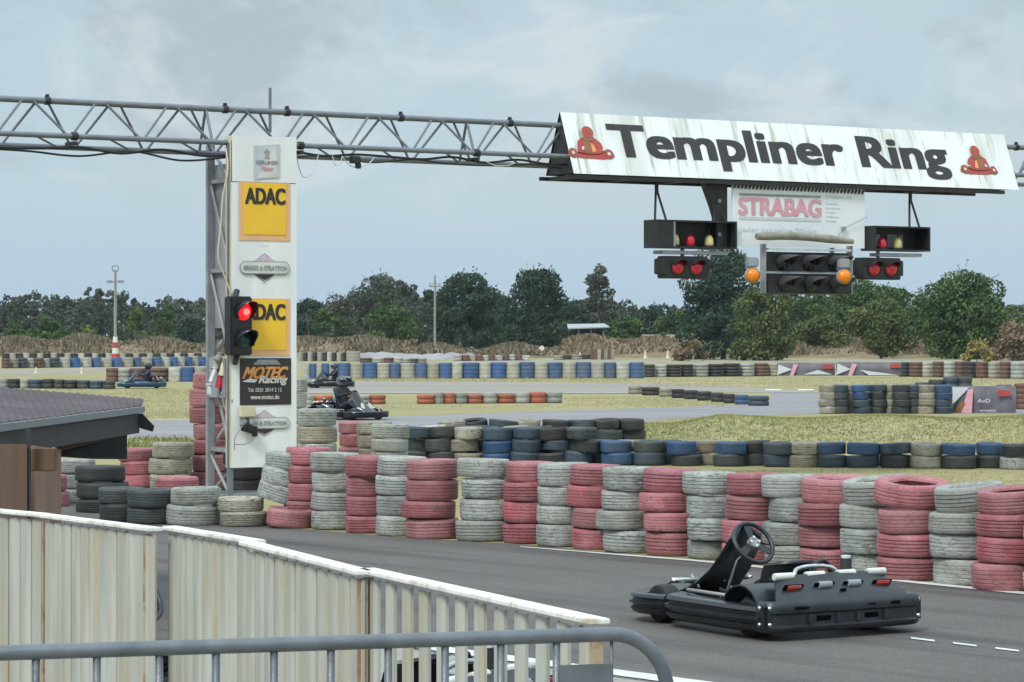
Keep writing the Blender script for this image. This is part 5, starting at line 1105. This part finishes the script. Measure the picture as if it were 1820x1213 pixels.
suitb = pm('black_overall', (.012, .012, .022), (.03, .03, .045), 5, .8); jacket = pm('grey_black_overall', (.025, .025, .03), (.07, .07, .08), 6, .8)
blueb = pm('blue_bodywork', (.015, .08, .15), (.02, .05, .09), 4, .4); suitn = pm('navy_overall', (.01, .02, .07), (.02, .05, .12), 5, .8)
helg = pm('grey_helmet', (.03, .04, .045), (.16, .20, .21), 5, .3)
g = race_kart(583, 690, R(196), 'black racing kart with driver on the back track before the blue stacks'); driver(g, R(196), suitb, helg, M['white'], 'kart driver in black with dark helmet, on the back track')
g = race_kart(620, 746, R(-42), 'dark kart partly hidden behind the pale tyres right of the tower'); driver(g + Vector((0, 0, .08)), R(-42), suitb, helg, M['white'], 'kart driver in black with white shoes above the pale tyres')
g = race_kart(252, 690.5, R(187), 'blue racing kart on the far left track', {'side_pod': blueb, 'front_bumper': blueb, 'nose_fairing': blueb, 'rear_cover': blueb}); driver(g, R(187), suitn, M['black'], M['white'], 'kart driver in navy on the blue kart at the far left')
# kart parked behind the picket fence
k = copy_tree(kart); k.location = (-.78, 14.6, .004); k.rotation_euler = (0, 0, R(150)); k['label'] = 'black kart half hidden behind the open pickets of the fence'
k = copy_tree(kart); k.location = (-2.1, 16.6, .004); k.rotation_euler = (0, 0, R(150)); k['label'] = 'black kart glimpsed through the gap between two fence panels'

# ------------------------------------------------------------------ fence
def panel(pa, ya, pb, yb, sp, wd, lab, posts, clear=True, ztop=1.2, base=.03):
    Da = (H - ztop) * F / (ya - HY); Db = (H - ztop) * F / (yb - HY); A = Vector(((pa - CX) / F * Da, Da, 0)); C = Vector(((pb - CX) / F * Db, Db, 0))
    d = C - A; ln = d.length; rz = math.atan2(d.y, d.x); e = empty('fence_panel', A, rz, lab, 'fence', 'cream metal fence panels')
    bm = B(); box2(bm, (-.01, -.04, ztop - .020), (ln + .01, .04, ztop)); obj('top_rail', bm, M['rail'], e, bevel=.004)
    bm = B(); box2(bm, (0, .012, .12), (ln, .030, .16)); obj('lower_rail', bm, M['fence'], e)
    n = int(ln / sp)
    for i in range(n):
        x = (i + .5) * ln / n + random.gauss(0, .004); w = wd * random.uniform(.95, 1.05); bm = B(); dz = .0
        vs = [(-w / 2, .006), (-w / 2, -.004), (-w * .30, -.012), (w * .30, -.012), (w / 2, -.004), (w / 2, .006)]   # folded sheet-metal profile
        lo = [bm.verts.new((x + a + random.gauss(0, .003), b, base)) for a, b in vs]; hi = [bm.verts.new((x + a, b, ztop - .032 - .012 * random.random())) for a, b in vs]
        for j in range(5): bm.faces.new((lo[j], lo[j + 1], hi[j + 1], hi[j]))
        solid(bm, -.004); bmesh.ops.recalc_face_normals(bm, faces=bm.faces[:])
        obj('picket', bm, M['fence'], e)
    for f in posts:
        bm = B(); box2(bm, (f * ln - .010, -.018, 0), (f * ln + .014, .02, ztop - .036)); obj('post', bm, M['rusty'], e)
    return e
panel(-140, 893, 80, 913, .112, .105, 'leftmost cream fence panel with a rusty post, cut by the frame edge', (.998, .02))
panel(83, 914, 276, 938, .104, .097, 'cream rust-streaked fence panel left of the gap', (.93,))
panel(302, 935, 458, 960, .108, .100, 'cream fence panel right of the gap with narrow pickets', ())
panel(440, 962, 647, 1014, .149, .141, 'wide cream fence panel overlapping the narrow one, white top rail', (.985,))
panel(652, 1010, 1064, 1100, .185, .084, 'open cream picket panel with gaps, nearest the parked kart', (.008, .99))
# crowd barrier
A = P(-60, 1168, 6.62); C = P(1085, 1128, 7.06); z = 1.392; A.z = C.z = z
d = (C - A); ln = d.length; rz = math.atan2(d.y, d.x); A.z = .29; cb = empty('crowd_barrier', A, rz, 'galvanised steel crowd barrier with rounded corner in the foreground', 'barrier'); zt = z - .29
bm = B(); rad = .15; pts = [(-.6, 0, zt)] + [(ln * i / 10, 0, zt) for i in range(1, 11)] + [(ln + rad * math.sin(a), 0, zt - rad + rad * math.cos(a)) for a in [R(i * 9) for i in range(1, 11)]] + [(ln + rad, 0, .02)]
pipe(bm, pts, .0185, 16); obj('frame_tube', bm, M['galv'], cb, smooth=True)
bm = B(); tube(bm, (-.6, 0, .25), (ln + rad, 0, .25), .014, seg=10); obj('lower_tube', bm, M['galv'], cb, smooth=True)
def bx(px): 
    k = (px - CX) / F; return (k * A.y - A.x) / (math.cos(rz) - k * math.sin(rz))
for px in (-40, 64, 172, 283, 384, 487, 588, 690, 791, 890, 989):
    bm = B(); tube(bm, (bx(px), 0, .26), (bx(px), 0, zt - .014), .0098, seg=10); obj('bar', bm, M['galv'], cb, smooth=True)
bm = B(); tube(bm, (bx(1087), 0, .26), (bx(1087), 0, zt - .016), .0045, seg=8); obj('bar', bm, M['galv'], cb, smooth=True)
bm = B(); box2(bm, (bx(992), -.012, zt - .20), (bx(1086), -.008, zt - .072)); obj('name_plate', bm, M['galv'], cb)
for x in (.3, ln - .2):
    bm = B(); pipe(bm, [(x, -.3, .02), (x, -.25, .10), (x, .25, .10), (x, .3, .02)], .014, 8); obj('foot', bm, M['galv'], cb, smooth=True)

# ------------------------------------------------------------------ shed
sh = empty('shed', (0, 0, 0), 0, 'low brown wooden shed with dark corrugated roof and black fascia boards', 'shed'); sh.location = P(0, 790, 18.2); sh.location.z = 0
o0 = sh.location.copy()
def q(x, y, D): return P(x, y, D) - o0
a0, a1 = q(-160, 772, 17.3), q(252, 722, 24.0); r0, r1 = q(-160, 676, 24.2), q(256, 710, 24.6)
bm = B(); nC = 120; rows = []
for i in range(nC + 1):
    t = i / nC; f = (i % 4); dz = .007 if f in (1, 2) else 0.
    lo_ = a0.lerp(a1, t); hi_ = r0.lerp(r1, t); rows.append([bm.verts.new(lo_ + Vector((0, 0, dz))), bm.verts.new(hi_ + Vector((0, 0, dz)))])
for a_, c_2 in zip(rows, rows[1:]): bm.faces.new((a_[0], c_2[0], c_2[1], a_[1]))
solid(bm, .008); obj('roof', bm, M['roof'], sh)
def strip(name, A1, A2, dz0, dz1, th, m):
    d = (A2 - A1); nn = Vector((d.y, -d.x, 0)).normalized() * th; bm = B(); V = []
    for off in (Vector(), -nn):
        V.append([bm.verts.new(p + off + Vector((0, 0, dz))) for p, dz in ((A1, dz0), (A2, dz0), (A2, dz1), (A1, dz1))])
    bm.faces.new(V[0]); bm.faces.new(V[1][::-1])
    for i in range(4): bm.faces.new((V[0][i], V[0][(i + 1) % 4], V[1][(i + 1) % 4], V[1][i]))
    bmesh.ops.recalc_face_normals(bm, faces=bm.faces[:]); return obj(name, bm, m, sh)
strip('roof_trim', a0 + Vector((.03, -.02, 0)), a1 + Vector((.03, -.02, 0)), -.055, -.004, .03, M['rooftrim'])
f0, f1 = a0 + Vector((0, 0, 0)), a1 + Vector((-.02, 0, 0))
strip('fascia', f0, f1, -.23, -.058, .03, M['tar'])
bm = B(); e1 = a1; poly(bm, [e1 + Vector((0, .02, -.06)), e1 + Vector((.10, .05, -.17)), e1 + Vector((.085, .06, -.215)), e1 + Vector((.03, .05, -.20)), e1 + Vector((-.06, .02, -.17)), e1 + Vector((-.10, .01, -.10))]); solid(bm, .04); obj('fascia_end', bm, M['tar'], sh)
bm = B(); poly(bm, [q(-160, 790, 18.0), q(48, 790, 19.2), q(48, 790, 19.2) * 1 + Vector((0, 0, -q(48, 790, 19.2).z)), q(-160, 790, 18.0) + Vector((0, 0, -q(-160, 790, 18.0).z))]); solid(bm, -.05); bmesh.ops.recalc_face_normals(bm, faces=bm.faces[:]); obj('front_wall', bm, M['wood'], sh)
w0, w1 = q(49, 792, 19.6), q(97, 800, 21.5)
bm = B(); poly(bm, [w0, w1, Vector((w1.x, w1.y, 0)), Vector((w0.x, w0.y, 0))]); solid(bm, .05); bmesh.ops.recalc_face_normals(bm, faces=bm.faces[:]); obj('side_wall', bm, M['wood'], sh)
bm = B(); c0 = q(50, 790, 19.25); box2(bm, (c0.x - .014, c0.y - .03, 0), (c0.x + .014, c0.y + .03, c0.z + .1)); obj('corner_post', bm, M['tar'], sh)
bm = B(); c0 = q(80, 817, 19.4); box(bm, c0, (.16, .12, .155)); box(bm, c0 + Vector((-.09, .01, -.005)), (.05, .11, .15)); obj('beam_end', bm, M['woodblk'], sh, bevel=.006)
bm = B(); poly(bm, [q(95, 786, 24.0), q(222, 764, 24.3), q(222, 812, 24.3), q(160, 812, 24.3), q(105, 808, 24.0)]); solid(bm, .06); bmesh.ops.recalc_face_normals(bm, faces=bm.faces[:]); obj('roof_shade_board', bm, M['black'], sh)  # black board added for the dark space under the roof
bm = B(); c0, c1 = q(100, 797, 23.3), q(205, 772, 23.6); tube(bm, c0, c1, .03, seg=6); obj('purlin', bm, M['tbrown'], sh)

# thin haze: far trees fade a little
m, t, b = newmat('haze_air'); t.nodes.clear(); o_ = t.nodes.new('ShaderNodeOutputMaterial'); v_ = t.nodes.new('ShaderNodeVolumePrincipled')
v_.inputs['Color'].default_value = (.86, .92, 1, 1); v_.inputs['Density'].default_value = .00010; v_.inputs['Anisotropy'].default_value = .2; t.links.new(v_.outputs[0], o_.inputs['Volume'])
bm = B(); box2(bm, (-2600, -80, -1), (2600, 4100, 16)); tag(obj('haze', bm, m), 'thin pale haze in the air over the circuit', 'haze', kind='stuff')
